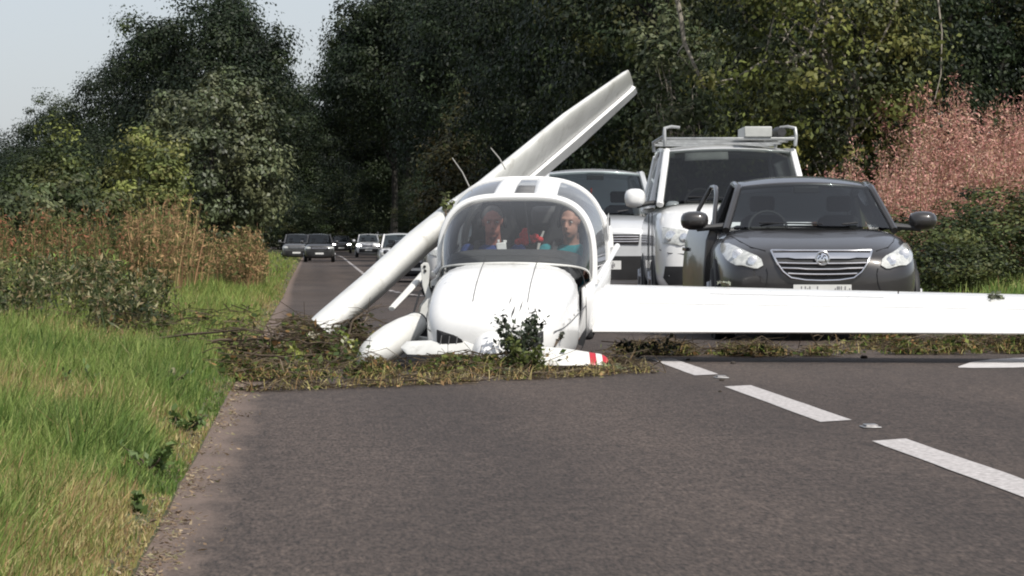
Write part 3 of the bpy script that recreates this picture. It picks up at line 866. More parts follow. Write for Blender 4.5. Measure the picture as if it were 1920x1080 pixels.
# canopy arm with its dark latch at the right
la = PI_ @ P(1141, 404, 26.75)
MB().loft([[(.60, 2.32, .50), (.60, 2.40, .50), (.615, 2.40, .38), (.615, 2.32, .38)], [(la.x, la.y - .02, la.z + .02), (la.x, la.y + .03, la.z + .02), (la.x, la.y + .03, la.z - .03), (la.x, la.y - .02, la.z - .03)]]).build('canopy_arm', M_white, plane, bevel=.006)
MB().box(la.x - .012, la.x + .012, la.y - .03, la.y + .02, la.z - .075, la.z - .015).build('latch', M_black, plane, bevel=.004)
# coaming and instruments
MB().loft([se_ring(1.18, .44, .20, .415, 3.6), se_ring(1.36, .48, .20, .435, 3.8), se_ring(1.58, .50, .18, .435, 3.8), se_ring(1.62, .49, .10, .42, 3.8)]).build('coaming', M_coam, plane)
for k, (x, z, r_) in enumerate([(-.25, .30, .04), (-.13, .30, .04), (.0, .30, .04), (.13, .30, .04), (.25, .30, .04), (-.19, .2, .035), (.06, .2, .035), (.19, .2, .035)]):
    MB().disc((x, 1.622, z), r_, (0, 1, 0), 16, .012).build('instrument', M_black, plane)
for sx in (-.27, .30):
    MB().loft([[(sx - w0, y0, z0), (sx + w0, y0, z0), (sx + w0, y0 + .09, z0), (sx - w0, y0 + .09, z0)] for (y0, z0, w0) in ((2.42, -.20, .23), (2.50, .05, .23), (2.60, .30, .22), (2.66, .46, .15), (2.70, .62, .11))]).build('seat', M_dark, plane, bevel=.03)
    MB().box(sx - .23, sx + .23, 1.9, 2.45, -.30, -.20).build('seat_cushion', M_dark, plane, bevel=.03)
MB().loft([[(-.5, 2.98, -.3), (.5, 2.98, -.3), (.5, 3.0, .45), (.3, 3.0, .60), (-.3, 3.0, .60), (-.5, 3.0, .45)], [(-.5, 3.03, -.3), (.5, 3.03, -.3), (.5, 3.03, .45), (.3, 3.03, .60), (-.3, 3.03, .60), (-.5, 3.03, .45)]]).build('rear_bulkhead', M_dark, plane, smooth=False)
MB().box(-.02, .28, 2.80, 2.90, .40, .56).build('roof_bulge', M_greyint, plane, bevel=.04)
MB().tube([(.0, 2.2, .80), (.02, 2.15, .62), (.05, 2.0, .50), (.07, 1.92, .43)], .006, 6).build('headset_cable', M_coam, plane)
# airfoil sections
def foil(le, cd, td, chord, thick, x0=0.0, x1=1.0, N=13):
    """closed section from x0 to x1 of the chord; cd along the chord, td across it"""
    def th(x): return thick / .2 * (.2969 * math.sqrt(max(0, x)) - .126 * x - .3516 * x * x + .2843 * x ** 3 - .1015 * x ** 4)
    xs_ = [x0 + (x1 - x0) * (1 - math.cos(math.pi * i / N)) / 2 for i in range(N + 1)]
    up_ = [le + cd * chord * x + td * chord * (th(x) + .035 * 4 * x * (1 - x)) for x in xs_]
    lo_ = [le + cd * chord * x + td * chord * (-th(x) * .8 + .035 * 4 * x * (1 - x) * .4) for x in xs_]
    return list(reversed(up_)) + lo_[1 if x0 == 0 else 0:]
# the wing still in place, low over the right lane
sd = Vector((math.cos(R(9.8)), -math.sin(R(9.8)), .0)).normalized()
inc = R(18.5)
wc = Vector((math.sin(R(9.8)) * math.cos(inc), math.cos(R(9.8)) * math.cos(inc), math.sin(inc)))
wt = sd.cross(wc).normalized()
if wt.z < 0: wt = -wt
WLE = Vector((1.98, 26.12, .225))
def wst(sp_): return WLE + sd * sp_, 1.06 - .45 * max(0, sp_) / 6.6
def wing_rings(sps, x0, x1):
    out = []
    for q in sps:
        le, ch = wst(q); tk = .125 if q >= 0 else .125 * (1 - q * 1.6)
        if q < 0: le = le + Vector((0, -.16 * q * q, .30 * q))
        if q > 6.45: tk *= .4
        out.append(foil(le, wc, wt, ch, tk, x0, x1))
    return out
A0, A1 = 2.3, 6.2
w = MB().loft(wing_rings([-.38, -.2, -.08, .05, .4, 1.0, A0], 0, 1))
w.loft(wing_rings([A0, 3.2, 4.6, A1], 0, .80)); w.loft(wing_rings([A1, 6.5, 6.58], 0, 1))
rw = w.build('wing', M_white, plane, world=True, sharp=50)
MB().loft(wing_rings([A0 + .01, 3.2, 4.6, A1 - .01], .812, 1)).build('aileron', M_white, rw, sharp=50).data.transform(PI_)
for (x_, s0, s1) in ((.34, .3, 6.2), (.62, .9, 2.2)):
    q = [PI_ @ (wst(t_)[0] + wc * wst(t_)[1] * x_ + wt * wst(t_)[1] * (.125 / .2 * (.2969 * math.sqrt(x_) - .126 * x_ - .3516 * x_ ** 2 + .2843 * x_ ** 3 - .1015 * x_ ** 4) + .14 * x_ * (1 - x_))) for t_ in np.linspace(s0, s1, 12)]
    MB().tube(q, .0022, 4).build('wing_seam', M_greyint, rw)
# dark slot at the wing root
MB().loft([[P(1083, 645, 25.55), P(1092, 622, 25.6), P(1098, 610, 25.65), P(1099, 628, 25.65), P(1094, 650, 25.6)], [P(1083, 645, 25.7), P(1092, 622, 25.75), P(1098, 610, 25.8), P(1099, 628, 25.8), P(1094, 650, 25.75)]]).build('root_slot', M_black, plane, world=True)
# root fairing between cowling and wing at the right
fr = [[PI_ @ q for q in foil(WLE + sd * a + Vector((0, b_, c)), wc, wt, 1.0, t_)] for a, b_, c, t_ in ((-.38, -.35, -.16, .30), (-.2, -.05, -.07, .21))]
MB().loft(fr).build('wing_fairing', M_white, plane, sharp=60)
# wheel fairing torn round at the left
a, b_ = P(682, 678, 24.75), P(780, 606, 25.35)
ax = (b_ - a).normalized()
rings = []
u_ = ax.cross(Vector((0, 1, 0))).normalized(); v_ = u_.cross(ax)
for t_, r_ in ((0, .002), (.004, .018), (.011, .032), (.024, .048), (.07, .078), (.18, .108), (.35, .124), (.55, .124), (.75, .11), (.9, .09), (.97, .084), (1, .078)):
    rings.append([a.lerp(b_, t_) + (u_ * math.cos(q) * .98 + v_ * math.sin(q) * 1.25) * r_ for q in [2 * math.pi * k / 22 for k in range(22)]])
wf = MB().loft(rings).build('wheel_fairing', M_white2, plane, world=True, sharp=60)
wfs = MB().tube([a.lerp(b_, .985) + (u_ * math.cos(q) * .99 + v_ * math.sin(q) * 1.27) * .082 for q in [2 * math.pi * k / 22 for k in range(23)]], .006, 5).build('fairing_seam', M_coam, wf)
wfs.data.transform(PI_)
def slab(pts, d, thick, name, m_, parent=plane, bevel=.004):
    q = MB().loft([[P(x, y, d) for x, y in pts], [P(x, y, d) + Vector((0, thick, 0)) for x, y in pts]])
    q.v = [PI_ @ v for v in q.v]
    return q.build(name, m_, parent, bevel=bevel, smooth=False)
slab([(802, 560), (820, 557), (818, 606), (783, 604), (790, 575)], 25.7, .45, 'wing_stub', M_white2)
slab([(789, 497), (795, 492), (803, 493), (806, 502), (804, 535), (814, 562), (800, 564), (792, 535)], 25.85, .05, 'spar_fitting', M_white2)
for (x, y) in ((796, 500), (797, 508)):
    MB().disc(P(x, y, 25.845), .011, (0, -1, 0), 12, .004).build('bolt_hole', M_black, plane, world=True)
slab([(808, 528), (819, 520), (822, 536), (808, 540)], 25.8, .2, 'broken_bracket', M_white2)
slab([(809, 536), (819, 536), (815, 558), (811, 556)], 25.78, .1, 'root_gap', M_black)
slab([(783, 606), (815, 607), (812, 636), (788, 634)], 25.8, .3, 'wheel_well', M_dark)
MB().tube([P(834, 455, 26.0), P(831, 478, 26.0), P(826, 500, 25.9), P(812, 514, 25.85)], [.012, .012, .016, .022], 8).build('canopy_strut', M_white, plane, world=True)
MB().tube([P(795, 512, 26.1), P(768, 543, 25.9), P(734, 579, 25.6)], [.028, .03, .026], 8, flat=.6).build('flap_arm', M_white2, plane, world=True)
MB().tube([P(775, 588, 25.5), P(786, 552, 25.8), P(789, 545, 25.9)], .008, 6).build('brake_line', M_black, plane, world=True)
MB().tube([P(768, 636, 25.3), P(800, 640, 25.45), P(838, 640, 25.6)], [.05, .055, .06], 10, flat=.6).build('landing_leg', M_white2, plane, world=True)
# torn-off wing leaning behind the cockpit
bw = empty('broken_wing', P(617, 640, 25.4))
tag(bw, 'long white wing torn off and slanting up behind the cockpit', 'wing')
img = Vector((.61, 0, -.79))
st = [((607, 617, 25.3), .95, .21, .06), ((617, 606.5, 25.4), .95, .225, .09), ((700, 534, 25.9), .95, .23, .11), ((787, 451, 26.45), .93, .23, .13), ((850, 392, 26.9), .9, .21, .18), ((906, 341, 27.3), .86, .14, .27), ((1060, 213, 28.5), .74, .115, .27), ((1171, 136, 29.5), .64, .10, .19), ((1178, 131.5, 29.56), .60, .07, .18)]
def bring(k, x0, x1, seg=None):
    (p, ch, tk, comp) = k
    le = P(*p)
    i = st.index(k); nx = P(*st[min(i + 1, len(st) - 1)][0]) - P(*st[max(i - 1, 0)][0])
    cd = (img * comp + Vector((0, 1, 0)) * math.sqrt(ch * ch - comp * comp)).normalized()
    td = nx.cross(cd).normalized()
    if td.z < 0: td = -td
    return foil(le + td * 0 + cd * 0 - Vector((-.61, 0, .79)) * 0, cd, td, ch, tk, x0, x1)
q = MB().loft([bring(k, 0, 1) for k in st[:6]])
q.loft([bring(k, 0, .70) for k in st[5:]])
skin_o = q.build('wing_skin', M_white2, bw, world=True, sharp=45)
al = MB().loft([bring(k, .715, 1) for k in st[5:]])
al.v = [bw.matrix_basis.inverted() @ (v + img * .03) for v in al.v]
al.build('aileron', M_white, bw, sharp=45)
# two whip aerials above the canopy
for (p0, p1) in (((880, 350, 26.9), (848, 296, 26.9)), ((948, 318, 27.0), (920, 277, 27.0))):
    MB().tube([P(*p0), P((p0[0] + p1[0]) / 2 + 3, (p0[1] + p1[1]) / 2, p0[2]), P(*p1)], [.006, .005, .004], 5).build('whip_aerial', mat('aerial', (.35, .34, .32), .6), plane, world=True)

# ------------------------------------------------------------------ the two people in the cockpit
M_skin = mat('skin', (.50, .27, .20), .55, var=.12, scale=18)
M_skin2 = mat('skin_ruddy', (.42, .17, .13), .55, var=.12, scale=18)
M_hair = mat('dark_hair', (.03, .025, .02), .7, var=.3, scale=60)
M_hair2 = mat('grey_hair', (.16, .15, .14), .7, var=.3, scale=60)
M_teal = mat('teal_cloth', (.015, .24, .27), .85, var=.2, scale=20, bump=.3, bscale=25)
M_blue = mat('blue_cloth', (.03, .06, .22), .85, var=.2, scale=20, bump=.3, bscale=25)
M_jeans = mat('dark_trousers', (.03, .035, .05), .9, var=.2)
M_eye = mat('eye_white', (.6, .58, .55), .3)
def caps(s, p0, p1, r0, r1, n=5):
    p0, p1 = Vector(p0), Vector(p1)
    s.tube([p0.lerp(p1, i / n) for i in range(n + 1)], [r0 + (r1 - r0) * i / n for i in range(n + 1)], 10)
    s.ell(p0, (r0, r0, r0), nu=10, nv=6); s.ell(p1, (r1, r1, r1), nu=10, nv=6)
def remesh(o, vox, it=6):
    q = o.modifiers.new('remesh', 'REMESH'); q.mode = 'VOXEL'; q.voxel_size = vox; q.use_smooth_shade = True
    q = o.modifiers.new('smooth', 'SMOOTH'); q.factor = .5; q.iterations = it
def hand(s, wrist, d, palm_n, side):
    """palm, four bent fingers of unequal length and a thumb on the palm's side"""
    d = Vector(d).normalized(); n = Vector(palm_n).normalized(); w_ = d.cross(n).normalized() * side
    wrist = Vector(wrist)
    s.ell(wrist + d * .05, (.04, .04, .04), Matrix((w_ * 1.05, n * .42, d * 1.3)).transposed(), 10, 6)
    for k, (o_, L) in enumerate(((-.030, .062), (-.010, .072), (.010, .068), (.029, .052))):
        b0 = wrist + d * .088 + w_ * o_
        b1 = b0 + d * L * .5 + n * .006; b2 = b1 + d * L * .38 + n * .022; b3 = b2 + d * L * .18 + n * .024
        s.tube([b0 - d * .02, b0, b1, b2, b3], [.010, .0098, .0092, .0085, .007], 8)
    t0 = wrist + d * .03 - w_ * .034
    s.tube([t0, t0 + d * .03 - w_ * .022 + n * .01, t0 + d * .058 - w_ * .026 + n * .024], [.013, .0115, .009], 8)
def person(lx, ly, lz, skinm, shirtm, hairm, turn, label, arms, hair_big):
    """seated in the cockpit: pelvis at lx, ly, lz in the aircraft's own space, facing forward (-y)"""
    M0 = PM @ Matrix.Translation((lx, ly, lz))
    root = empty('person'); root.matrix_basis = M0
    tag(root, label, 'person', 'people in the cockpit')
    b = MB()
    ch = Vector((0, .13, .30)); nk = Vector((0, .15, .45)); hd = Vector((0, .11, .625))
    b.ell((0, .02, .02), (.17, .13, .13)); b.ell((0, .07, .16), (.155, .11, .17)); b.ell(ch, (.18, .115, .16))
    b.tube([nk - Vector((0, -.01, .04)), hd - Vector((0, -.02, .06))], [.062, .056], 10)
    HM = Matrix.Rotation(turn, 3, 'Z')
    f = lambda v: hd + HM @ Vector(v)
    b.ell(f((0, .012, .028)), (.076, .096, .088), HM)            # skull
    b.ell(f((0, -.022, -.045)), (.058, .070, .075), HM)          # jaw
    b.ell(f((0, -.060, -.095)), (.026, .022, .020), HM)          # chin
    b.tube([f((0, -.080, .028)), f((0, -.100, .0)), f((0, -.112, -.022)), f((0, -.092, -.032))], [.011, .013, .017, .012], 8)
    b.tube([f((-.042, -.078, .036)), f((0, -.092, .034)), f((.042, -.078, .036))], .012, 8)   # brow
    b.tube([f((-.022, -.088, -.060)), f((0, -.096, -.058)), f((.022, -.088, -.060))], [.006, .009, .006], 8)
    for sx in (-1, 1): b.ell(f((sx * .078, .012, -.005)), (.012, .022, .034), HM, 8, 6)
    for sx, (el, wr, hdv) in zip((-1, 1), arms):
        sh = Vector((sx * .195, .13, .40))
        caps(b, sh, el, .052, .040); caps(b, el, wr, .040, .028)
        hand(b, wr, hdv, (0, -.3, -1), sx)
    for sx in (-1, 1):
        caps(b, (sx * .09, .0, -.01), (sx * .14, -.43, .10), .085, .058); caps(b, (sx * .14, -.43, .10), (sx * .13, -.78, -.06), .055, .04)
        b.ell((sx * .13, -.84, -.06), (.045, .11, .04))
    body = b.build('body', skinm, root); remesh(body, .0085, 3)
    c = MB()
    c.ell((0, .02, .03), (.185, .145, .13)); c.ell((0, .07, .16), (.172, .128, .18)); c.ell(ch, (.196, .130, .165))
    c.tube([nk - Vector((0, -.01, .09)), nk + Vector((0, .0, .005))], [.12, .072], 12)
    for sx, (el, wr, hdv) in zip((-1, 1), arms):
        sh = Vector((sx * .19, .13, .395)); el = Vector(el); wr = Vector(wr)
        caps(c, sh, el, .066, .053); caps(c, el, el.lerp(wr, .80), .053, .042)
    o = c.build('shirt', shirtm, root); remesh(o, .011, 5)
    c = MB()
    for sx in (-1, 1):
        caps(c, (sx * .09, .0, -.01), (sx * .14, -.43, .10), .097, .07); caps(c, (sx * .14, -.43, .10), (sx * .13, -.76, -.05), .068, .055)
    o = c.build('trousers', M_jeans, root); remesh(o, .014, 3)
    h = MB()
    h.ell(f((0, .028, .045)), (.085, .096, .086), HM)
    h.ell(f((0, .05, -.01)), (.083, .075, .085 + hair_big), HM)
    o = h.build('hair', hairm, root); remesh(o, .009, 2)
    for sx in (-1, 1):
        e = MB().ell(f((sx * .032, -.079, .012)), (.012, .009, .008), HM, 8, 6).build('eye', M_eye, root)
        MB().ell(f((sx * .032, -.0865, .012)), (.005, .003, .005), HM, 8, 5).build('pupil', M_black, e)
    for sx in (-1, 1):
        MB().tube([(sx * .10, .20, .47), (sx * .115, .10, .485), (sx * .12, .02, .42), (sx * .10, -.02, .30), (sx * .05, -.035, .16)], .021, 6, flat=.3).build('harness_strap', M_coam, root)
    hs_ = MB(); hs_.tube([f((.092 * math.cos(a_), .01, .01 + .128 * math.sin(a_))) for a_ in np.linspace(-.1, math.pi + .1, 14)], .009, 6)
    o = hs_.build('headset', M_black, root)
    for sx in (-1, 1): MB().ell(f((sx * .094, .01, -.008)), (.022, .034, .042), HM, 10, 7).build('earcup', M_black, o)
    return root
person(-.265, 2.30, -.12, M_skin2, M_blue, M_hair2, R(8), 'person in a blue shirt in the shaded left seat of the cockpit',
       [(Vector((-.22, -.10, .20)), Vector((-.12, -.30, .26)), (.5, -.8, 0)), (Vector((.25, -.10, .20)), Vector((.14, -.31, .27)), (-.5, -.8, .1))], 0.0)
person(.325, 2.30, -.12, M_skin, M_teal, M_hair, R(-14), 'person in a teal top in the right seat of the cockpit, sunlit face',
       [(Vector((-.25, -.08, .20)), Vector((-.15, -.30, .22)), (.3, -.9, 0)), (Vector((.185, -.14, .22)), Vector((.15, -.34, .30)), (-.2, -.8, .4))], 0.015)
# red bundle, white card and clip between the seats
rbm = MB()
rr = np.random.default_rng(3)
for k in range(11):
    c = Vector((rr.normal() * .030, rr.normal() * .03, rr.normal() * .028)); rbm.ell(c, (.03, .03, .026), nu=8, nv=6)
cpos = P(987, 447, 26.25)
o = rbm.build('red_bundle', mat('red_cloth', (.45, .015, .015), .8, var=.4, scale=30)); o.location = cpos; remesh(o, .007, 2)
tag(o, 'crumpled red bundle hanging between the two people in the cockpit', 'bag')
q = MB().box(-.036, .036, -.012, .012, -.04, .028, Matrix.Rotation(R(-6), 4, 'Y')); q.box(-.03, -.012, -.008, .008, .026, .05); q.box(.012, .04, -.008, .008, .024, .046)
o = q.build('white_compass', mat('white_plastic', (.62, .62, .60), .5, var=.1), bevel=.006); o.location = P(940, 462, 25.98)
tag(o, 'small white instrument standing on the coaming', 'instrument')
q = MB().tube([(-.015, 0, -.07), (0, 0, 0), (.03, 0, .075)], [.008, .012, .006], 8, flat=.5); o = q.build('seat_strap', mat('strap_webbing', (.55, .54, .50), .9, var=.1)); o.location = P(1012, 452, 26.4)
tag(o, 'pale strap hanging beside the red bundle', 'strap')

# ------------------------------------------------------------------ vehicles
def paint(name, col, metal=0.0, rough=.3, var=.06):
    return mat(name, col, rough, metal=metal, var=var, scale=2.0, coat=.8, bump=.015, bscale=5)
M_carglass = glass_mat('car_glass', (.62, .68, .68), .045)
M_vanglass = glass_mat('van_glass', (.40, .43, .43), .055)
M_lamp = mat('headlamp_lens', (.62, .63, .60), .12, coat=1.0, scale=22, col2=(.36, .37, .36))
M_bowl = mat('lamp_bowl', (.75, .75, .74), .15, metal=.9, var=.2, scale=30)
M_chrome = mat('chrome', (.78, .78, .79), .14, metal=1.0, var=.08, scale=5)
M_tyre = mat('tyre', (.018, .018, .018), .85, var=.3, scale=20)
M_rim = mat('wheel_rim', (.38, .38, .39), .35, metal=.8, var=.2)
M_plate = mat('number_plate', (.66, .66, .64), .45, var=.06)
M_plast = mat('grey_plastic', (.035, .035, .037), .6, var=.25, scale=15)
M_seat = mat('seat_cloth', (.02, .02, .022), .9, var=.3)
M_lit = mat('lit_headlamp', (.8, .8, .8), .3, emit=((1, .96, .88), 14.0))
M_glyph = mat('plate_grey', (.20, .20, .21), .6, var=.1)
M_orange = mat('indicator', (.55, .20, .03), .3)
def quadsurf(p00, p10, p11, p01, bulge=(0, 0, 0), nu=8, nv=6):
    p00, p10, p11, p01, b = map(Vector, (p00, p10, p11, p01, bulge))
    return lambda u, v: (p00.lerp(p10, u)).lerp(p01.lerp(p11, u), v) + b * (math.sin(math.pi * u) * math.sin(math.pi * v))
class Car: pass
def make_car(name, loc, yaw, label, cat, group, pm, rings, gh, glass=M_carglass, wheels=(.9, 3.6, .33), mirrors=True, detail=True, van=False, skip_left_glass=False, glow=None):
    """rings: (y, half width, bottom, top, squareness) from the front; gh: glasshouse dimensions"""
    c = Car(); root = c.root = empty(name, loc, (0, 0, yaw)); tag(root, label, cat, group)
    mb = MB().loft([se_ring(y, hw, zb, zt, n, 44) for (y, hw, zb, zt, n) in rings])
    c.bvh = BVHTree.FromPolygons([tuple(v) for v in mb.v], mb.f)
    c.body = mb.build('body', pm, root, subsurf=1)
    g = gh
    def ws(u, v):
        k = -1 + 2 * u
        y = g['y0'] + (g['y1'] - g['y0']) * v + (g['b0'] + (g['b1'] - g['b0']) * v) * k * k
        return Vector((k * (g['w0'] + (g['w1'] - g['w0']) * v), y, g['z0'] + (g['z1'] - g['z0']) * v - .035 * k * k * v - .02 * k * k * (1 - v)))
    def rs(u, v):
        k = -1 + 2 * u
        y = g['y3'] + (g['y2'] - g['y3']) * v - .06 * k * k
        return Vector((k * (g['w3'] + (g['w2'] - g['w3']) * v), y, g['z3'] + (g['z2'] - g['z3']) * v - .035 * k * k * v))
    c.ws = ws
    MB().grid(ws, 14, 8).build('windscreen', glass, root)
    MB().grid(rs, 10, 6).build('rear_window', glass, root)
    def roof(u, v):
        p = ws(u, 1.0).lerp(rs(u, 1.0), v)
        k = -1 + 2 * u
        p.z += g['bump'] * math.sin(math.pi * min(1, v * 1.0)) * (1 - .3 * k * k)
        p.x *= 1 + .05 * math.sin(math.pi * v)
        return p
    MB().grid(roof, 16, 14).build('roof', pm, root, solid=.03)
    for sx, u in ((-1, 0.0), (1, 1.0)):
        pil = [ws(u, v) + Vector((sx * .012, .02, 0)) for v in (-.06, .2, .4, .6, .8, 1.0)]
        rail = [roof(u, v) + Vector((sx * .006, 0, -.015)) for v in np.linspace(0, 1, 9)]
        MB().tube(pil + rail[1:], [g.get('pr', .045)] * 6 + [.034] * 8, 8).build('pillar', pm, root)
        cp = [rs(u, v) + Vector((sx * .01, -.03, 0)) for v in (1, .66, .33, -.05)]
        MB().tube(cp, [.05, .06, .075, .09], 8).build('pillar', pm, root)
        yb = g.get('yb', (g['y1'] + g['y2']) / 2)
        # side windows between belt and roof rail
        bl = lambda y: Vector((sx * g['wb'], y, g['zb']))
        ya = ws(u, 0).y + .03
        t1 = roof(u, .02); t2 = roof(u, (yb - g['y1']) / max(.1, g['y2'] - g['y1']))
        t3 = roof(u, .98)
        yc = rs(u, 0).y - .05
        if not (skip_left_glass and sx < 0):
            MB().grid(quadsurf(bl(ya + .05), bl(yb - .04), t2 + Vector((0, -.04, -.02)), t1 + Vector((0, .03, -.02)), (sx * .02, 0, 0)), 8, 5).build('side_window', glass, root)
        MB().tube([bl(yb), t2], [.045, .035], 8).build('pillar', M_plast if not van else pm, root)
        if van:
            MB().grid(quadsurf(bl(yb + .02), bl(yc), t3, t2, (sx * .03, 0, 0)), 8, 6).build('side_panel', pm, root, solid=.02)
        else:
            MB().grid(quadsurf(bl(yb + .05), bl(yc), t3 + Vector((0, 0, -.02)), t2 + Vector((0, .04, -.02)), (sx * .02, 0, 0)), 8, 5).build('side_window', glass, root)
        # wheels
        for wy in wheels[:2]:
            r_ = wheels[2]
            hwid = max(hw for (y, hw, *_) in rings)
            MB().disc((sx * (hwid - .03), wy, r_ + .02), r_ + .055, (sx, 0, 0), 28, .034).build('wheel_arch', M_black, root)
            wh = MB().loft([[(sx * (hwid + o_), wy + rr_ * math.cos(q), r_ + rr_ * math.sin(q)) for q in [2 * math.pi * k / 26 for k in range(26)]] for o_, rr_ in ((-.20, r_ * .96), (-.16, r_), (.0, r_), (.022, r_ * .93), (.024, r_ * .68))]).build('wheel', M_tyre, root)
            rm = MB().disc((sx * (hwid + .018), wy, r_), r_ * .64, (sx, 0, 0), 20, .012)
            for k in range(5):
                q = 2 * math.pi * k / 5
                rm.tube([(sx * (hwid + .03), wy, r_), (sx * (hwid + .03), wy + .6 * r_ * math.cos(q), r_ + .6 * r_ * math.sin(q))], .028, 5)
            rm.build('rim', M_rim, wh)
        if mirrors:
            mz, mx, my = g.get('mz', g['zb'] + .06), g['wb'] + .02, ya + .12
            mw_, mh = g.get('mw', .20), g.get('mh', .075)
            big = Vector((sx * (mx + .10 + mw_ * .5), my, mz))
            mm = MB()
            mm.loft([[big + Vector((mw_ * .5 * s_ * math.copysign(abs(math.cos(q)) ** .75, math.cos(q)), yy, mh * s_ * math.copysign(abs(math.sin(q)) ** .75, math.sin(q)))) for q in [2 * math.pi * k / 20 for k in range(20)]] for yy, s_ in ((-.09, .35), (-.075, .65), (-.04, .88), (.0, 1), (.05, 1.0), (.055, .9))])
            mo = mm.build('mirror', g.get('mm', pm), root)
            MB().tube([(sx * (mx - .08), my + .02, mz - .05), (sx * (mx + .06), my + .01, mz - .06), big + Vector((-sx * .02, 0, -mh * .8))], [.05, .042, .045], 8, flat=.7).build('mirror_arm', M_plast, mo)
            MB().box(big.x - mw_ * .42, big.x + mw_ * .42, my + .052, my + .058, mz - mh * .8, mz + mh * .8).build('mirror_glass', M_chrome, mo)
    if detail:
        # cabin: dashboard, wheel, seats
        zd = g['z0'] - .05
        MB().loft([se_ring(ws(.5, 0).y + .10, g['w0'] * .86, zd - .25, zd - .01, 3), se_ring(ws(.5, 0).y + .35, g['w0'] * .95, zd - .3, zd + .01, 3), se_ring(ws(.5, 0).y + .75, g['w0'] * .95, zd - .35, zd - .03, 3)]).build('dashboard', M_dark, root)
        sy = g['seat']
        st_ = MB().tube([(-.37 + .18 * math.cos(q), sy - .58 + .07 * math.sin(q), zd + .02 + .17 * math.sin(q)) for q in [2 * math.pi * k / 20 for k in range(21)]], .014, 6)
        st_.tube([(-.37, sy - .75, zd - .1), (-.37, sy - .58, zd + .02)], .03, 6); st_.tube([(-.53, sy - .58, zd + .03), (-.21, sy - .58, zd + .03)], .018, 6)
        st_.build('steering_wheel', M_black, root)
        for sx in (-.37, .37):
            MB().loft([[(sx - w_, yy, z_), (sx + w_, yy, z_), (sx + w_, yy + .11, z_), (sx - w_, yy + .11, z_)] for yy, z_, w_ in ((sy, zd - .45, .24), (sy + .08, zd - .1, .24), (sy + .14, zd + .12, .2), (sy + .15, zd + .16, .12))]).build('seat', M_seat, root, bevel=.03)
            MB().box(sx - .12, sx + .12, sy + .15, sy + .24, zd + .19, zd + .34).build('headrest', M_seat, root, bevel=.03)
        if not van: MB().box(-.6, .6, sy + .95, sy + 1.1, zd - .4, zd + .06).build('rear_seat', M_seat, root, bevel=.04)
        mi = ws(.5, .86) + Vector((0, .07, 0)); MB().box(mi.x - .12, mi.x + .12, mi.y, mi.y + .03, mi.z - .035, mi.z + .03).build('rear_view_mirror', M_black, root, bevel=.01)
        for sx in (-1, 1):
            a_, b_ = ws(.5 + sx * .06 + .12, .015), ws(.5 + sx * .30 - .02, .06)
            MB().tube([a_ + Vector((0, -.012, .012)), b_ + Vector((0, -.012, .012))], .008, 5).build('wiper', M_black, root)
    return c
def feat(c, name, m, poly, off=.006, mirror=True, rows=5, cols=8, thick=.02, parent=None):
    out = []
    for sx in ((1, -1) if mirror else (1,)):
        pp = [(x * sx, z) for x, z in poly]
        out.append(patch(c.bvh, pp, off, rows, cols, thick).build(name, m, parent or c.root))
    return out
def plate(c, z, txt, w_=.52, h_=.11, off=.012):
    o = feat(c, 'number_plate', M_plate, [(-w_ / 2, z - h_ / 2), (w_ / 2, z - h_ / 2), (w_ / 2, z + h_ / 2), (-w_ / 2, z + h_ / 2)], off, False, 3, 10)[0]
    y = min(v.co.y for v in o.data.vertices)
    # the characters are too blurred to read: soft grey strokes in their place
    rr_ = random.Random(txt * 7 + 1)
    for k in range(txt):
        x = -w_ * .40 + k * w_ * .105 + (.03 if k > 3 else 0)
        q = MB()
        for j in range(2 + k % 2):
            xx = x + j * .020; h1 = h_ * (.36 if rr_.random() > .3 else .2)
            q.box(xx - .005, xx + .005, y - .004, y - .001, z - h1, z + h1 * rr_.choice((1, 1, .2)))
        q.box(x - .004, x + .026, y - .0035, y - .001, z - .006, z + .006)
        q.build('plate_character', M_glyph, o, smooth=False)
    return o
def lamp_detail(c, x, z, r_, parent):
    for sx in (-1, 1):
        p = proj(c.bvh, [(sx * x, 0, z)], .012)[0]
        MB().disc(p, r_, (0, -1, 0), 18, .008).build('lamp_bowl', M_bowl, parent)

# --- dark saloon with its driver's door ajar
M_ink = paint('dark_grey_metallic', (.046, .043, .042), .5, .36)
gh1 = dict(y0=1.02, z0=1.035, w0=.765, b0=.30, y1=1.80, z1=1.435, w1=.615, b1=.14, y2=3.35, z2=1.40, w2=.59, y3=4.05, z3=1.08, w3=.68, bump=.10, wb=.82, pr=.036, zb=1.0, yb=2.55, seat=2.25, mz=1.085, mw=.26, mh=.088)
r1 = [(0, .42, .30, .66, 2.6), (.025, .60, .25, .745, 3.0), (.09, .74, .21, .80, 3.4), (.22, .835, .19, .855, 3.6), (.45, .89, .18, .91, 3.8), (.8, .92, .18, .97, 4.0), (1.15, .928, .18, 1.02, 4.2), (1.6, .928, .18, 1.02, 4.4), (3.2, .928, .18, 1.03, 4.4), (4.1, .91, .2, 1.06, 4.0), (4.6, .84, .28, 1.04, 3.6), (4.80, .72, .38, .92, 3.0)]
yaw1 = R(-3.2)
pf = P(1542, 500, 31.0)
car1 = make_car('parked_car', (pf.x, 31.0, road_z(31)), yaw1, 'dark grey saloon with its door ajar stopped behind the fallen wing', 'car', 'cars stopped in the right lane', M_ink, r1, gh1, skip_left_glass=True)
c = car1
hl = feat(c, 'headlight', M_lamp, [(-.870, .80), (-.855, .87), (-.80, .872), (-.67, .80), (-.545, .745), (-.520, .655), (-.60, .648), (-.74, .665), (-.83, .715)], .010, True, 8, 10)
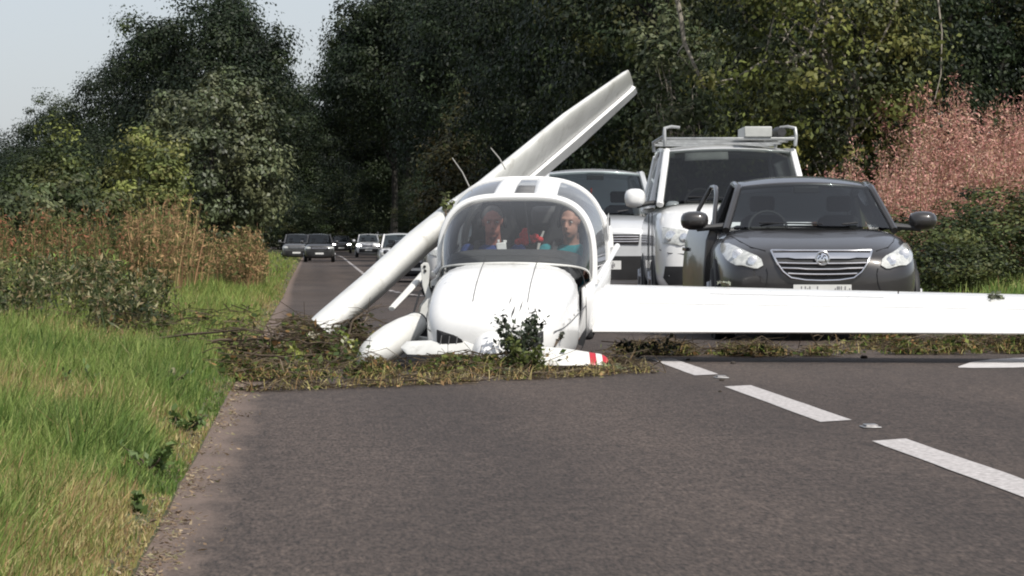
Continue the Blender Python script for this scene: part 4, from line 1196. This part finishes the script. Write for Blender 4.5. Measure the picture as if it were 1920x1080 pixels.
for o, sx in zip(hl, (1, -1)):
    for (x, z, r_) in ((.62, .715, .045), (.745, .765, .05)):
        p = proj(c.bvh, [(-sx * x, 0, z)], .013)[0]
        MB().disc(p, r_, (0, -1, .25), 18, .006).build('lamp_bowl', M_bowl, o)
# grille: frame, dark mouth, bars and the round griffin badge
gz0 = .555
gp = [(-.445, .795), (.445, .795), (.40, .70), (.34, .615), (.27, .565), (.15, .548), (-.15, .548), (-.27, .565), (-.34, .615), (-.40, .70)]
mouth = feat(c, 'grille', M_black, gp, .006, False, 10, 14)[0]
yg = lambda x, z: proj(c.bvh, [(x, 0, z)], .0)[0]
def bar(pts, r_, name='grille_bar', off=.022, flat=1.0):
    q = [proj(c.bvh, [(x, 0, z)], off)[0] for x, z in pts]
    return MB().tube(q, r_, 8, flat=flat).build(name, M_chrome, mouth)
bar([(x, .795) for x in np.linspace(-.45, .45, 13)], .010, 'grille_frame')
bar([(-.45, .795), (-.43, .75), (-.40, .69), (-.35, .62), (-.28, .57), (-.15, .55), (0, .545), (.15, .55), (.28, .57), (.35, .62), (.40, .69), (.43, .75), (.45, .795)], .010, 'grille_frame')
patch(c.bvh, [(-.425, .735), (.425, .735), (.435, .778), (-.435, .778)], .022, 3, 14, .015).build('grille_bar', M_chrome, mouth)
for z, hw in ((.690, .395), (.645, .365), (.600, .31)): bar([(x, z + .008 * (x / hw) ** 2) for x in np.linspace(-hw, hw, 11)], .010)
bp = proj(c.bvh, [(0, 0, .735)], .028)[0]
bd = MB().disc(bp, .068, (0, -1, .1), 28, .012).build('badge', M_chrome, mouth)
bm_ = MB().tube([bp + Vector((.058 * math.cos(q), -.016, .058 * math.sin(q))) for q in [2 * math.pi * k / 28 for k in range(29)]], .006, 6)
bm_.build('badge_ring', M_chrome, mouth)
gd = MB()
for pts in ([(-.042, -.006), (-.02, .022), (-.006, -.008), (.012, .028), (.03, .020)], [(-.03, .034), (-.012, .040)], [(.018, .0), (.030, -.012), (.028, -.03)]):
    gd.tube([bp + Vector((x, -.0155, z)) for x, z in pts], .0055, 5)
gd.build('badge_emblem', M_plast, mouth)
feat(c, 'lower_grille', M_black, [(-.42, .24), (.42, .24), (.50, .34), (.46, .36), (-.46, .36), (-.50, .34)], .005, False, 4, 10)
feat(c, 'fog_lamp_recess', M_black, [(.58, .33), (.76, .36), (.74, .45), (.60, .40)], .005)
plate(c, .455, 8)
# shut lines of bonnet and bumper
for sx in (-1, 1):
    q = [proj(c.bvh, [(sx * x, 0, z)], .001)[0] for x, z in ((.50, .655), (.49, .60), (.50, .52), (.54, .42))]
    MB().tube(q, .004, 5).build('panel_gap', M_black, c.body)
    q = [proj(c.bvh, [(sx * x, y, 2)], .001, (0, 0, -1), -2)[0] for x, y in ((.50, .16), (.62, .30), (.70, .6), (.76, 1.0))]
    MB().tube(q, .004, 5).build('panel_gap', M_black, c.body)
# the open driver's door: hinged by the front pillar, swung outwards
dr = empty('door'); dr.parent = c.root; dr.location = (-.925, 1.52, 0); dr.rotation_euler = (0, 0, R(8))
tag(dr, 'open door')
def door_sec(y, z0_, z1_, k): return [(-.0 + k, y, z0_), (-.055 + k, y, z0_ + .06), (-.06 + k, y, .62), (-.035 + k, y, .9), (0 + k, y, z1_), (.07, y, z1_), (.08, y, .6), (.07, y, z0_)]
MB().loft([door_sec(y, .22, zt, k) for y, zt, k in ((0, 1.0, .0), (.05, 1.0, -.005), (.5, 1.0, -.01), (1.0, 1.01, -.005), (1.06, 1.01, .0))]).build('door_skin', M_ink, dr, bevel=.012)
MB().tube([(.04, .02, 1.0), (.09, .22, 1.15), (.165, .50, 1.33), (.20, .72, 1.405), (.21, .95, 1.415), (.20, 1.02, 1.39), (.10, 1.05, 1.2), (.04, 1.05, 1.01)], .022, 8).build('window_frame', M_ink, dr)
MB().box(-.075, -.05, .82, 1.0, .80, .835).build('door_handle', M_ink, dr, bevel=.008)

c.root.scale = (.98, .98, .985)
# --- white van with a roof rack
M_vanw = paint('van_white', (.74, .74, .73), 0, .3)
gh2 = dict(y0=.72, z0=1.375, w0=.85, b0=.20, y1=1.40, z1=2.0, w1=.745, b1=.10, y2=4.75, z2=2.0, w2=.73, y3=4.95, z3=1.3, w3=.84, bump=.085, wb=.91, zb=1.30, yb=2.15, seat=1.85, mz=1.40, mw=.25, mh=.115)
r2 = [(0, .60, .32, .92, 3.0), (.03, .76, .26, 1.03, 3.6), (.10, .86, .22, 1.10, 4.0), (.25, .91, .20, 1.18, 4.4), (.5, .94, .20, 1.29, 4.6), (.85, .952, .20, 1.345, 4.8), (1.4, .952, .20, 1.35, 5), (4.6, .952, .22, 1.35, 5), (4.95, .93, .25, 1.33, 4.6), (5.0, .86, .3, 1.25, 4)]
pv = P(1384, 500, 41.0)
yaw2 = R(-3.0)
c = car2 = make_car('white_van', (pv.x, 41.0, road_z(41)), yaw2, 'white panel van with roof rack behind the dark saloon', 'van', 'cars stopped in the right lane', M_vanw, r2, gh2, glass=M_vanglass, van=True, wheels=(.92, 3.95, .335))
hl = feat(c, 'headlight', M_lamp, [(-.875, .85), (-.865, 1.05), (-.70, 1.035), (-.56, .995), (-.52, .88), (-.66, .84)], .010, True, 8, 10)
for o, sx in zip(hl, (1, -1)):
    for (x, z, r_) in ((.62, .93, .055), (.77, .945, .065)):
        MB().disc(proj(c.bvh, [(-sx * x, 0, z)], .014)[0], r_, (0, -1, .1), 20, .006).build('lamp_bowl', M_bowl, o)
gr = feat(c, 'grille', M_black, [(-.52, .89), (.52, .89), (.55, 1.0), (-.55, 1.0)], .008, False, 4, 12)[0]
for z in (.91, .985): MB().tube([proj(c.bvh, [(x, 0, z)], .016)[0] for x in np.linspace(-.53, .53, 11)], .007, 6).build('grille_bar', M_chrome, gr)
MB().disc(proj(c.bvh, [(0, 0, .95)], .02)[0], .065, (0, -1, .1), 24, .01).build('badge', M_chrome, gr)
feat(c, 'lower_grille', M_black, [(-.80, .38), (.80, .38), (.86, .46), (.84, .60), (-.84, .60), (-.86, .46)], .008, False, 5, 14)
for sx in (-1, 1):
    MB().tube([proj(c.bvh, [(sx * x, 0, z)], .001)[0] for x, z in ((.90, .79), (.80, .75), (.60, .74), (.30, .74), (0, .74))], .005, 5).build('panel_gap', M_black, c.body)
    MB().tube([(sx * .957, .98, 1.22), (sx * .957, 1.02, .95), (sx * .957, 1.02, .55)], .006, 5).build('panel_gap', M_black, c.body)
    MB().tube([(sx * .945, 2.16, 1.22), (sx * .957, 2.16, .9), (sx * .957, 2.16, .35)], .006, 5).build('panel_gap', M_black, c.body)
plate(c, .50, 0)
MB().grid(lambda u, v: c.ws(.14 + .34 * u, .80 + .14 * v) + Vector((0, .035, 0)), 5, 2).build('sun_visor', mat('visor', (.42, .42, .40), .8, var=.1), c.root, solid=.015)
# rack: two side hoops, cross bars; a case and a dark roll tied on top are things of their own
rk = empty('roof_rack'); rk.parent = c.root; rk.location = (0, 0, .10)
M_alu = mat('rack_grey', (.36, .37, .37), .45, metal=.5, var=.25)
for sx in (-1, 1):
    MB().tube([(sx * .78, 1.45, 1.93), (sx * .79, 1.46, 2.05), (sx * .785, 1.5, 2.145), (sx * .70, 1.52, 2.165), (sx * .60, 1.53, 2.155)], [.022, .024, .022, .02, .016], 8).build('hoop', M_alu, rk)
    MB().tube([(sx * .79, y, 2.05) for y in (1.46, 2.6, 3.6, 4.6)], .02, 8).build('side_rail', M_alu, rk)
    MB().tube([(sx * .78, 4.55, 1.93), (sx * .79, 4.56, 2.06)], .022, 8).build('hoop', M_alu, rk)
for y in (1.47, 2.5, 3.5, 4.5):
    MB().box(-.78, .78, y - .03, y + .03, 2.0, 2.035).build('cross_bar', M_alu, rk, bevel=.008)
VM = Matrix.Translation((pv.x, 41.0, road_z(41) + .10)) @ Matrix.Rotation(yaw2, 4, 'Z')
o = MB().box(.17, .50, 1.42, 2.6, 2.037, 2.165).build('rack_case', mat('case_grey', (.45, .46, .44), .5, var=.1), bevel=.012); o.matrix_basis = VM
tag(o, 'pale grey case lying on the roof rack of the white van', 'case')
o = MB().tube([(.62, y, 2.105 + .006 * math.sin(y * 7)) for y in np.linspace(1.45, 2.7, 9)], [.05, .068, .07, .066, .07, .068, .07, .066, .05], 12).build('rolled_bundle', M_plast); o.matrix_basis = VM
tag(o, 'dark rolled bundle beside the case on the roof rack', 'bundle')

# --- generic tall car (silver one near, others far away)
gh3 = dict(y0=1.15, z0=1.20, w0=.78, b0=.25, y1=1.85, z1=1.74, w1=.66, b1=.12, y2=4.0, z2=1.72, w2=.62, y3=4.55, z3=1.2, w3=.74, bump=.06, wb=.86, zb=1.16, yb=2.6, seat=2.25, mz=1.26, mw=.22, mh=.10)
r3 = [(0, .55, .36, .90, 3.0), (.03, .70, .30, 1.0, 3.6), (.12, .83, .26, 1.06, 4.0), (.3, .90, .24, 1.11, 4.4), (.7, .935, .24, 1.15, 4.6), (1.2, .945, .24, 1.18, 4.8), (4.0, .945, .26, 1.2, 5), (4.55, .92, .28, 1.2, 4.4), (4.7, .82, .36, 1.1, 3.6)]
def tall_car(x, y, yaw, label, col, txt, scale=1.0, detail=True, metal=.4, glass=M_carglass, name='parked_car', group='cars stopped in the right lane', lit=False, cat='car', zs=1.0):
    c = make_car(name, (x, y, road_z(y)), yaw, label, cat, group, paint('car_paint', col, metal, .3), r3, gh3, glass=glass, wheels=(.95, 3.7, .36), detail=detail)
    c.root.scale = (scale, scale, scale * zs)
    hl_ = feat(c, 'headlight', M_lit if lit else M_lamp, [(-.89, .86), (-.87, .98), (-.70, .97), (-.56, .94), (-.55, .85), (-.70, .83)], .010, True, 6, 8)
    g_ = feat(c, 'grille', M_black, [(-.50, .80), (.50, .80), (.52, .93), (-.52, .93)], .008, False, 4, 10)[0]
    for z in (.835, .865, .895): MB().tube([proj(c.bvh, [(x_, 0, z)], .014)[0] for x_ in np.linspace(-.5, .5, 9)], .008, 5).build('grille_bar', M_chrome, g_)
    feat(c, 'lower_grille', M_black, [(-.70, .36), (.70, .36), (.74, .44), (.72, .66), (-.72, .66)], .008, False, 4, 10)
    plate(c, .545, txt)
    return c
sv = P(1129, 500, 48.5)
c = tall_car(sv.x, 48.5, R(-1.5), 'silver car stopped between the aircraft canopy and the white van', (.56, .57, .58), 7, zs=1.10, metal=.15)
MB().box(-.055, -.035, 2.0, 2.02, 1.46, 1.53).build('air_freshener', mat('red_tag', (.5, .06, .04), .6), c.root, bevel=.004)
wv = P(884, 500, 74)
tall_car(wv.x, 74, R(-1), 'white car mostly hidden behind the slanting wing, only mirror and pillar showing', (.72, .72, .71), 0, 1.02, metal=0)
f1 = P(752, 500, 150)
tall_car(f1.x, 150, 0, 'white car far down the right lane nearest the slanting wing', (.74, .74, .74), 0, 1.0, metal=0)
f2 = P(778, 500, 132)
tall_car(f2.x, 128, R(2), 'dark car far down the road just left of the slanting wing', (.03, .03, .035), 0, .98, zs=.88)
f3 = P(691, 500, 270)
tall_car(f3.x, 270, 0, 'small white car farthest down the right lane at the shaded trees', (.74, .74, .74), 0, 1.0, metal=0, lit=True)
g3 = P(640, 500, 330)
tall_car(g3.x, 330, 0, 'dark car with lit headlamps coming out of the tree tunnel', (.02, .02, .022), 0, 1.0, lit=True, group='far cars under the trees', zs=.9)
g1 = P(599, 500, 222)
tall_car(g1.x, 222, 0, 'dark car far down the left lane in the shade', (.05, .05, .05), 0, 1.0, group='far cars under the trees')
g2 = P(556, 500, 232)
tall_car(g2.x, 232, 0, 'dark grey car half hidden by the verge at the far left of the road', (.10, .10, .10), 0, 1.0, group='far cars under the trees')

# ------------------------------------------------------------------ torn hedge and debris
TWIG = [(.11, .085, .055), (.16, .125, .085), (.075, .056, .04), (.22, .18, .13)]
DLEAF = [(.055, .085, .025), (.10, .13, .035), (.17, .19, .055), (.04, .06, .02), (.20, .16, .07), (.24, .14, .06), (.13, .17, .05)]
M_twig = mat('twig_bark', (.085, .062, .042), .9, var=.4, scale=30)
def brush(name, spots, label, cat, seed, n_twig, n_leaf, n_grass, rad, zmax, leaf=.045, cols=DLEAF, dirx=1.0, gcols=DRYG + GREEN[:1]):
    """a heap that nobody could count: twigs, leaves and torn grass around the given spots"""
    r = np.random.default_rng(seed); S = np.array([tuple(s) for s in spots]); k = len(S)
    def pts(n, zpow=1.3):
        # uneven heaps: thin and thick places along the line, stragglers beyond it
        c = S[r.integers(0, k, n * 2)] + r.normal(size=(n * 2, 3)) * np.array([rad, rad * .8, 0]) * np.where(r.uniform(0, 1, (n * 2, 1)) < .12, 2.4, 1)
        d_ = np.array([noise.noise((a * 3.1, b * 1.6, seed)) for a, b in c[:, :2]])
        o_ = np.argsort(-(d_ + r.normal(size=n * 2) * .28))[:n]
        c, d_ = c[o_], d_[o_]
        c[:, 2] = c[:, 2] * 0 + .01 + zmax[0] + (zmax[1] - zmax[0]) * r.uniform(0, 1, n) ** zpow * np.clip(.75 + 1.1 * d_, .25, 1.3)
        return c
    parts, col = [], []
    if n_twig:
        c = pts(n_twig); d = unit(r.normal(size=(n_twig, 3)) * np.array([1, .6, .22]) + np.array([dirx, 0, 0])); L = r.uniform(.08, .38, n_twig)[:, None]
        c[:, 2] += .01
        wv_ = unit(np.cross(d, r.normal(size=(n_twig, 3)))) * r.uniform(.0018, .0045, n_twig)[:, None]
        wv2 = np.cross(d, wv_)
        a, b = c - d * L / 2, c + d * L / 2
        m_ = (a + b) / 2 + r.normal(size=(n_twig, 3)) * L * .12
        for x in (a, b, m_): x[:, 2] = np.maximum(x[:, 2], .006)
        tc_ = tints(n_twig, TWIG, r, .25)
        for ww in (wv_, wv2):
            parts += [np.stack([a - ww, a + ww, m_ + ww, m_ - ww], 1), np.stack([m_ - ww, m_ + ww, b + ww * .5, b - ww * .5], 1)]; col += [tc_, tc_]
    if n_leaf:
        c = pts(n_leaf); parts.append(leaf_quads(c, leaf * r.uniform(.5, 1.5, n_leaf), .6, r, .5)); col.append(tints(n_leaf, cols, r, .25))
    if n_grass:
        c = pts(n_grass, 2.2); c[:, 2] *= .5
        V = blade_quads(c, r.uniform(.03, .13, n_grass), np.full(n_grass, .006), np.array([.15, -.2, 0]), r, 2.2)
        g = tints(n_grass, gcols, r, .25); parts.append(V); col += [g, g]
    V = np.concatenate(parts); V[:, :, 2] = np.maximum(V[:, :, 2], .004)
    o = link_mesh(name, quads_mesh(name, V, np.concatenate(col), M_dry), None)
    return tag(o, label, cat, kind='stuff')
def line(pxs, step=.05):
    out = []
    for (a, b) in zip(pxs, pxs[1:]):
        p, q = G(*a), G(*b); n = max(2, int((q - p).length / step))
        out += [p.lerp(q, i / n) for i in range(n)]
    return out
brush('hedge_debris', line([(440, 690), (520, 695), (600, 690), (660, 680)]) + line([(440, 672), (540, 670), (640, 662)]), 'heap of brown twigs and leaves on the road left of the wheel fairing', 'debris', 1, 1100, 1900, 500, .11, (0, .27), .05)
brush('hedge_debris', line([(440, 715), (600, 712), (760, 708), (900, 704), (1000, 700)]), 'low strip of torn leaves and grass in front of the aircraft nose', 'debris', 2, 350, 2300, 1300, .10, (0, .12), .042)
brush('hedge_debris', line([(430, 736), (560, 732), (700, 727), (860, 719), (1000, 711), (1150, 703), (1215, 698)]), 'thin straw edge of the debris along the near asphalt', 'debris', 3, 260, 420, 520, .055, (0, .03), .03, DRYG + DLEAF[:2], gcols=DRYG)
brush('hedge_debris', line([(1180, 664), (1300, 667), (1420, 668), (1540, 668)]), 'line of leaves and twigs on the road under the wing', 'debris', 4, 600, 2200, 900, .09, (0, .07), .036)
brush('hedge_debris', line([(1600, 664), (1700, 664), (1800, 664), (1920, 662), (2000, 662)]) + line([(1640, 655), (1900, 655)]), 'thicker torn plants on the road under the outer wing', 'debris', 5, 600, 2200, 1300, .12, (0, .13), .045)
brush('hedge_debris', line([(200, 640), (320, 645), (420, 650)]) + line([(120, 660), (300, 668)]), 'brown torn brambles spread over the left verge', 'debris', 6, 380, 1300, 300, .18, (.10, .30), .05)
brush('dead_bracken', line([(825, 700), (860, 702), (880, 700)]), 'orange brown dead bracken in front of the propeller hub', 'debris', 7, 80, 650, 120, .035, (0, .10), .035, [(.34, .16, .05), (.42, .22, .08), (.26, .12, .04)])
brush('hedge_debris', line([(1010, 696), (1100, 694), (1180, 690)]), 'dark soil and leaf litter under the red banded propeller blade', 'debris', 8, 250, 700, 200, .05, (0, .05), .03, TWIG + DLEAF[:3])
# longer single branches lying over the heap and the road
def branch(pts, r0, label, twigs=4, seed=0, leaves=0):
    r = np.random.default_rng(seed); s = MB(); W = [P(*p) for p in pts]
    fine = []
    for a, b in zip(W, W[1:]):
        for i in range(4): fine.append(a.lerp(b, i / 4) + Vector(r.normal(size=3).tolist()) * .006)
    fine.append(W[-1])
    s.tube(fine, [r0 * (1 - .7 * i / len(fine)) for i in range(len(fine))], 6)
    ends = []
    for k in range(twigs):
        a = fine[r.integers(1, len(fine) - 1)]
        e = a + Vector((r.normal() * .12, r.normal() * .06, abs(r.normal()) * .05))
        e.z = max(e.z, .02); s.tube([a, a.lerp(e, .5) + Vector((0, 0, .012)), e], [r0 * .45, r0 * .35, r0 * .15], 5); ends.append(e)
    root = empty('broken_branch', fine[0]); tag(root, label, 'branch', 'broken branches in the debris')
    s.build('stem', M_twig, root, world=True)
    if leaves and ends:
        c = np.array([tuple(e) for e in ends])[r.integers(0, len(ends), leaves)] + r.normal(size=(leaves, 3)) * .03
        me = quads_mesh('leaves', leaf_quads(c, r.uniform(.03, .07, leaves), .6, r, .6), tints(leaves, DLEAF[:4], r, .2), M_leaf)
        me.transform(root.matrix_basis.inverted()); link_mesh('leaves', me, None, root)
branch([(260, 640, 25.5), (380, 624, 25.4), (470, 618, 25.2), (560, 632, 25.2)], .012, 'long dark branch arching from the verge towards the heap', 5, 1)
branch([(395, 640, 24.8), (480, 636, 24.8), (560, 640, 24.7), (640, 646, 24.6)], .011, 'straight brown branch lying along the top of the heap', 5, 2)
branch([(455, 662, 24.2), (530, 668, 24.0), (600, 664, 24.0)], .010, 'pale straight stick in the middle of the heap', 3, 3)
branch([(500, 610, 25.8), (545, 596, 25.8), (590, 602, 25.8), (628, 622, 25.6)], .006, 'thin twig arching over the asphalt left of the slanting wing', 4, 4)
branch([(530, 612, 25.6), (570, 618, 25.5), (618, 622, 25.4), (655, 624, 25.25)], .006, 'thin twig touching the foot of the slanting wing', 3, 5)
branch([(620, 612, 25.2), (645, 604, 25.2), (668, 596, 25.1), (700, 588, 25.1)], .008, 'dark twig hooked over the lower end of the slanting wing', 5, 6)
branch([(650, 640, 24.9), (662, 600, 25.0), (690, 580, 25.1), (716, 570, 25.2)], .007, 'bent twig between wheel fairing and slanting wing', 5, 7)
branch([(410, 720, 22.4), (440, 728, 22.0), (520, 732, 21.6), (610, 730, 21.8)], .009, 'pale stalk along the near edge of the heap', 3, 8)
branch([(940, 706, 23.6), (1040, 702, 23.8), (1140, 700, 24.0), (1222, 697, 24.2)], .010, 'long pale stick along the near asphalt under the propeller', 2, 9)
branch([(1380, 672, 27.0), (1460, 674, 26.9), (1560, 672, 27.0)], .010, 'dark stick on the asphalt in front of the wing leaves', 2, 10)
branch([(70, 700, 23.0), (160, 690, 23.2), (260, 692, 23.2), (330, 700, 23.0)], .007, 'thin dark bramble stem over the grass at the left', 3, 11)
branch([(150, 655, 25), (200, 632, 25.5), (290, 640, 26), (350, 655, 25.6)], .010, 'dark bramble stem bending over the verge at the left', 6, 12, 30)
branch([(590, 700, 23.4), (620, 680, 23.6), (650, 655, 23.8)], .007, 'leafy yellow green sprig standing out of the heap', 6, 13, 60)
# leafy sprigs
def sprig(name, base, tip, n, s, cols, label, seed, wide=1.0, mat_=None, stems=6):
    r = np.random.default_rng(seed); base, tip = Vector(base), Vector(tip)
    root = empty(name, base); tag(root, label, 'plant')
    st_ = MB(); ends = []
    for k in range(stems):
        e = base.lerp(tip, r.uniform(.45, 1.0)) + Vector((r.normal() * s * wide, r.normal() * s * .4, r.normal() * s * .3))
        m_ = base.lerp(e, .5) + Vector((r.normal() * s * .3, r.normal() * s * .2, 0))
        st_.tube([base, m_, e], [.005, .004, .002], 5); ends += [m_.lerp(e, q) for q in (.2, .5, .8, 1)]
    st_.build('stem', M_twig, root, world=True)
    c = np.array([tuple(e) for e in ends])[r.integers(0, len(ends), n)] + r.normal(size=(n, 3)) * s * .34
    me = quads_mesh('leaves', leaf_quads(c, r.uniform(.025, .06, n), .6, r, .5), tints(n, cols, r, .25), mat_ or M_leaf)
    me.transform(root.matrix_basis.inverted()); link_mesh('leaves', me, None, root)
sprig('hedge_sprig', P(972, 700, 23.72), P(986, 590, 24.02), 620, .095, [(.03, .042, .022), (.045, .06, .03), (.035, .045, .028)], 'dark leafy hedge sprig standing against the white cowling', 1, .9, M_gloss_leaf, 9)
sprig('hedge_sprig', P(985, 700, 23.6), P(990, 640, 23.7), 300, .075, [(.09, .11, .03), (.12, .14, .04), (.07, .09, .03)], 'yellow green leafy sprig at the foot of the cowling', 2, 1.3, None, 8)
sprig('hedge_sprig', P(996, 640, 24.0), P(1012, 572, 24.25), 26, .03, [(.03, .035, .025)], 'thin dark twig with few leaves high on the cowling', 3, .5, None, 3)
sprig('hedge_sprig', P(1040, 650, 24.3), P(1058, 622, 24.5), 22, .022, [(.05, .055, .04)], 'small grey twig on the cowling above the red banded blade', 4, .8, None, 3)
sprig('leaf_clump', G(965, 704), P(958, 694, 23.5), 60, .035, [(.26, .29, .18), (.20, .24, .13)], 'pale grey green leaf clump under the propeller hub', 5, 1.2, None, 4)
sprig('leaf_clump', G(1122, 697), P(1124, 688, 24.1), 60, .03, [(.34, .36, .20), (.26, .30, .15)], 'pale yellow leaf clump left below the red propeller tip', 6, 1.2, None, 4)
sprig('leaf_clump', G(1160, 697), P(1161, 684, 24.2), 60, .025, [(.36, .38, .26), (.28, .31, .18)], 'pale leaf clump just right of the red propeller tip', 7, 1.0, None, 4)
sprig('hedge_sprig', P(1195, 668, 26.6), P(1240, 640, 26.8), 170, .075, [(.03, .035, .025), (.05, .055, .035), (.08, .085, .05)], 'dark leafy sprig in the shade under the wing root', 8, 1.6, None, 6)
sprig('leaf_clump', P(640, 655, 24.4), P(648, 630, 24.5), 46, .035, [(.22, .25, .05), (.28, .29, .08), (.42, .42, .30)], 'bright yellow green leaves at the foot of the slanting wing', 9, 1.0, None, 4)
sprig('leaf_clump', P(555, 690, 23.6), P(560, 650, 23.8), 46, .035, [(.20, .23, .05), (.26, .27, .08)], 'bright yellow green leaves in the middle of the heap', 10, 1.0, None, 4)
sprig('leaf_clump', P(580, 632, 24.9), P(588, 622, 24.9), 14, .022, [(.45, .42, .32)], 'pale leaves on top of the heap', 11, 1.6, None, 3)
sprig('leafy_twig', P(838, 410, 26.75), P(842, 366, 26.9), 70, .05, [(.13, .15, .05), (.10, .12, .05)], 'green twig caught on the slanting wing left of the canopy', 14, .8, None, 5)
# broad-leaved weeds in the verge
WG = [(.10, .155, .045), (.13, .19, .055), (.085, .13, .04)]
sprig('weed', G(272, 890, .04), G(272, 890, .04) + Vector((.01, 0, .09)), 70, .05, WG, 'dark broad-leaved weed in the grass nearest the road edge', 21, 1.2, None, 5)
sprig('weed', G(258, 958, .04), G(258, 958, .04) + Vector((.01, 0, .05)), 30, .03, WG, 'small dark weed lowest in the grass at the road edge', 25, 1.2, None, 4)
sprig('weed', G(345, 812, .04), G(345, 812, .04) + Vector((.01, 0, .10)), 80, .055, WG, 'broad-leaved weed at the grass edge just in front of the debris', 22, 1.2, None, 5)
sprig('weed', G(165, 742, .1), G(165, 742, .1) + Vector((0, 0, .12)), 90, .09, WG, 'broad dark weed in the grass left of the debris', 23, 1.2, None, 7)
sprig('weed', G(300, 742, .1), G(300, 742, .1) + Vector((0, 0, .10)), 50, .06, WG + [(.32, .30, .18)], 'pale flowered weed on the verge beside the debris', 24, 1.2, None, 6)
# twig lying on the outer wing
wle, wch = wst(2.98)
base = wle + wc * wch * .86 + wt * .035
sprig('leafy_twig', base, wle + wc * wch * .48 + wt * .085 + sd * .10, 80, .05, [(.10, .115, .07), (.16, .17, .11)], 'small leafy twig lying on the outer wing', 12, 1.0, None, 5)
b2 = wst(1.02); sprig('leafy_twig', b2[0] + wc * b2[1] * .98 + wt * .02, b2[0] + wc * b2[1] * .97 + wt * .06, 9, .016, [(.40, .42, .34)], 'tiny pale twig on the wing edge below the dark car', 13, 1.4, None, 2)
# small stones and clods on the asphalt
rs_ = np.random.default_rng(9)
M_clod = mat('clod', (.045, .036, .028), .95, var=.4, scale=40)
for k, (px, py, s_, lab) in enumerate([(1375, 682, .022, 'dark soil clod on the asphalt just right of the farthest dash'), (1353, 714, .018, 'soil clod below the farther road stud'), (1620, 672, .03, 'largest soil clod lying below the outer wing'), (1350, 735, .012, 'smallest soil clod left of the middle dash'), (1225, 700, .02, 'soil clod at the tip of the long pale stick'), (1290, 676, .018, 'soil clod at the far end of the farthest dash')]):
    p = G(px, py); q = MB().ell((0, 0, s_ * .35), (s_, s_ * .8, s_ * .5), nu=9, nv=6)
    q.v = [v * (1 + .25 * noise.noise(v * 60 + Vector((k, 0, 0)))) for v in q.v]
    o = q.build('soil_clod', M_clod); o.location = p
    tag(o, lab, 'clod', 'clods on the road')
# straw, dead leaves and grit washed along the left edge of the asphalt
r = np.random.default_rng(77); n = 4200
y = 8 * (30 / 8) ** r.uniform(0, 1, n)
x = ROAD_L + .03 + r.normal(size=n) * .055 + .05 * np.array([noise.noise((b * .9, 5, 0)) for b in y])
keep = np.array([noise.noise((b * 1.1, a * 3, 3)) for a, b in zip(x, y)]) + r.normal(size=n) * .25 > -.05
x, y = x[keep], y[keep]; n = len(x)
cen = np.stack([x, y, np.array([max(.008, gz(a, b) + .01) if a < ROAD_L else .008 for a, b in zip(x, y)])], 1)
V = leaf_quads(cen, r.uniform(.010, .036, n), .34, r, 1.2)
V[:, :, 2] = np.maximum(V[:, :, 2], .005)
o = link_mesh('leaf_litter', quads_mesh('leaf_litter', V, tints(n, [(.26, .19, .12), (.34, .27, .18), (.20, .14, .09), (.15, .11, .08), (.28, .25, .15)], r, .25), M_dry), None)
tag(o, 'brown dead leaves and straw along the left edge of the asphalt', 'litter', kind='stuff')
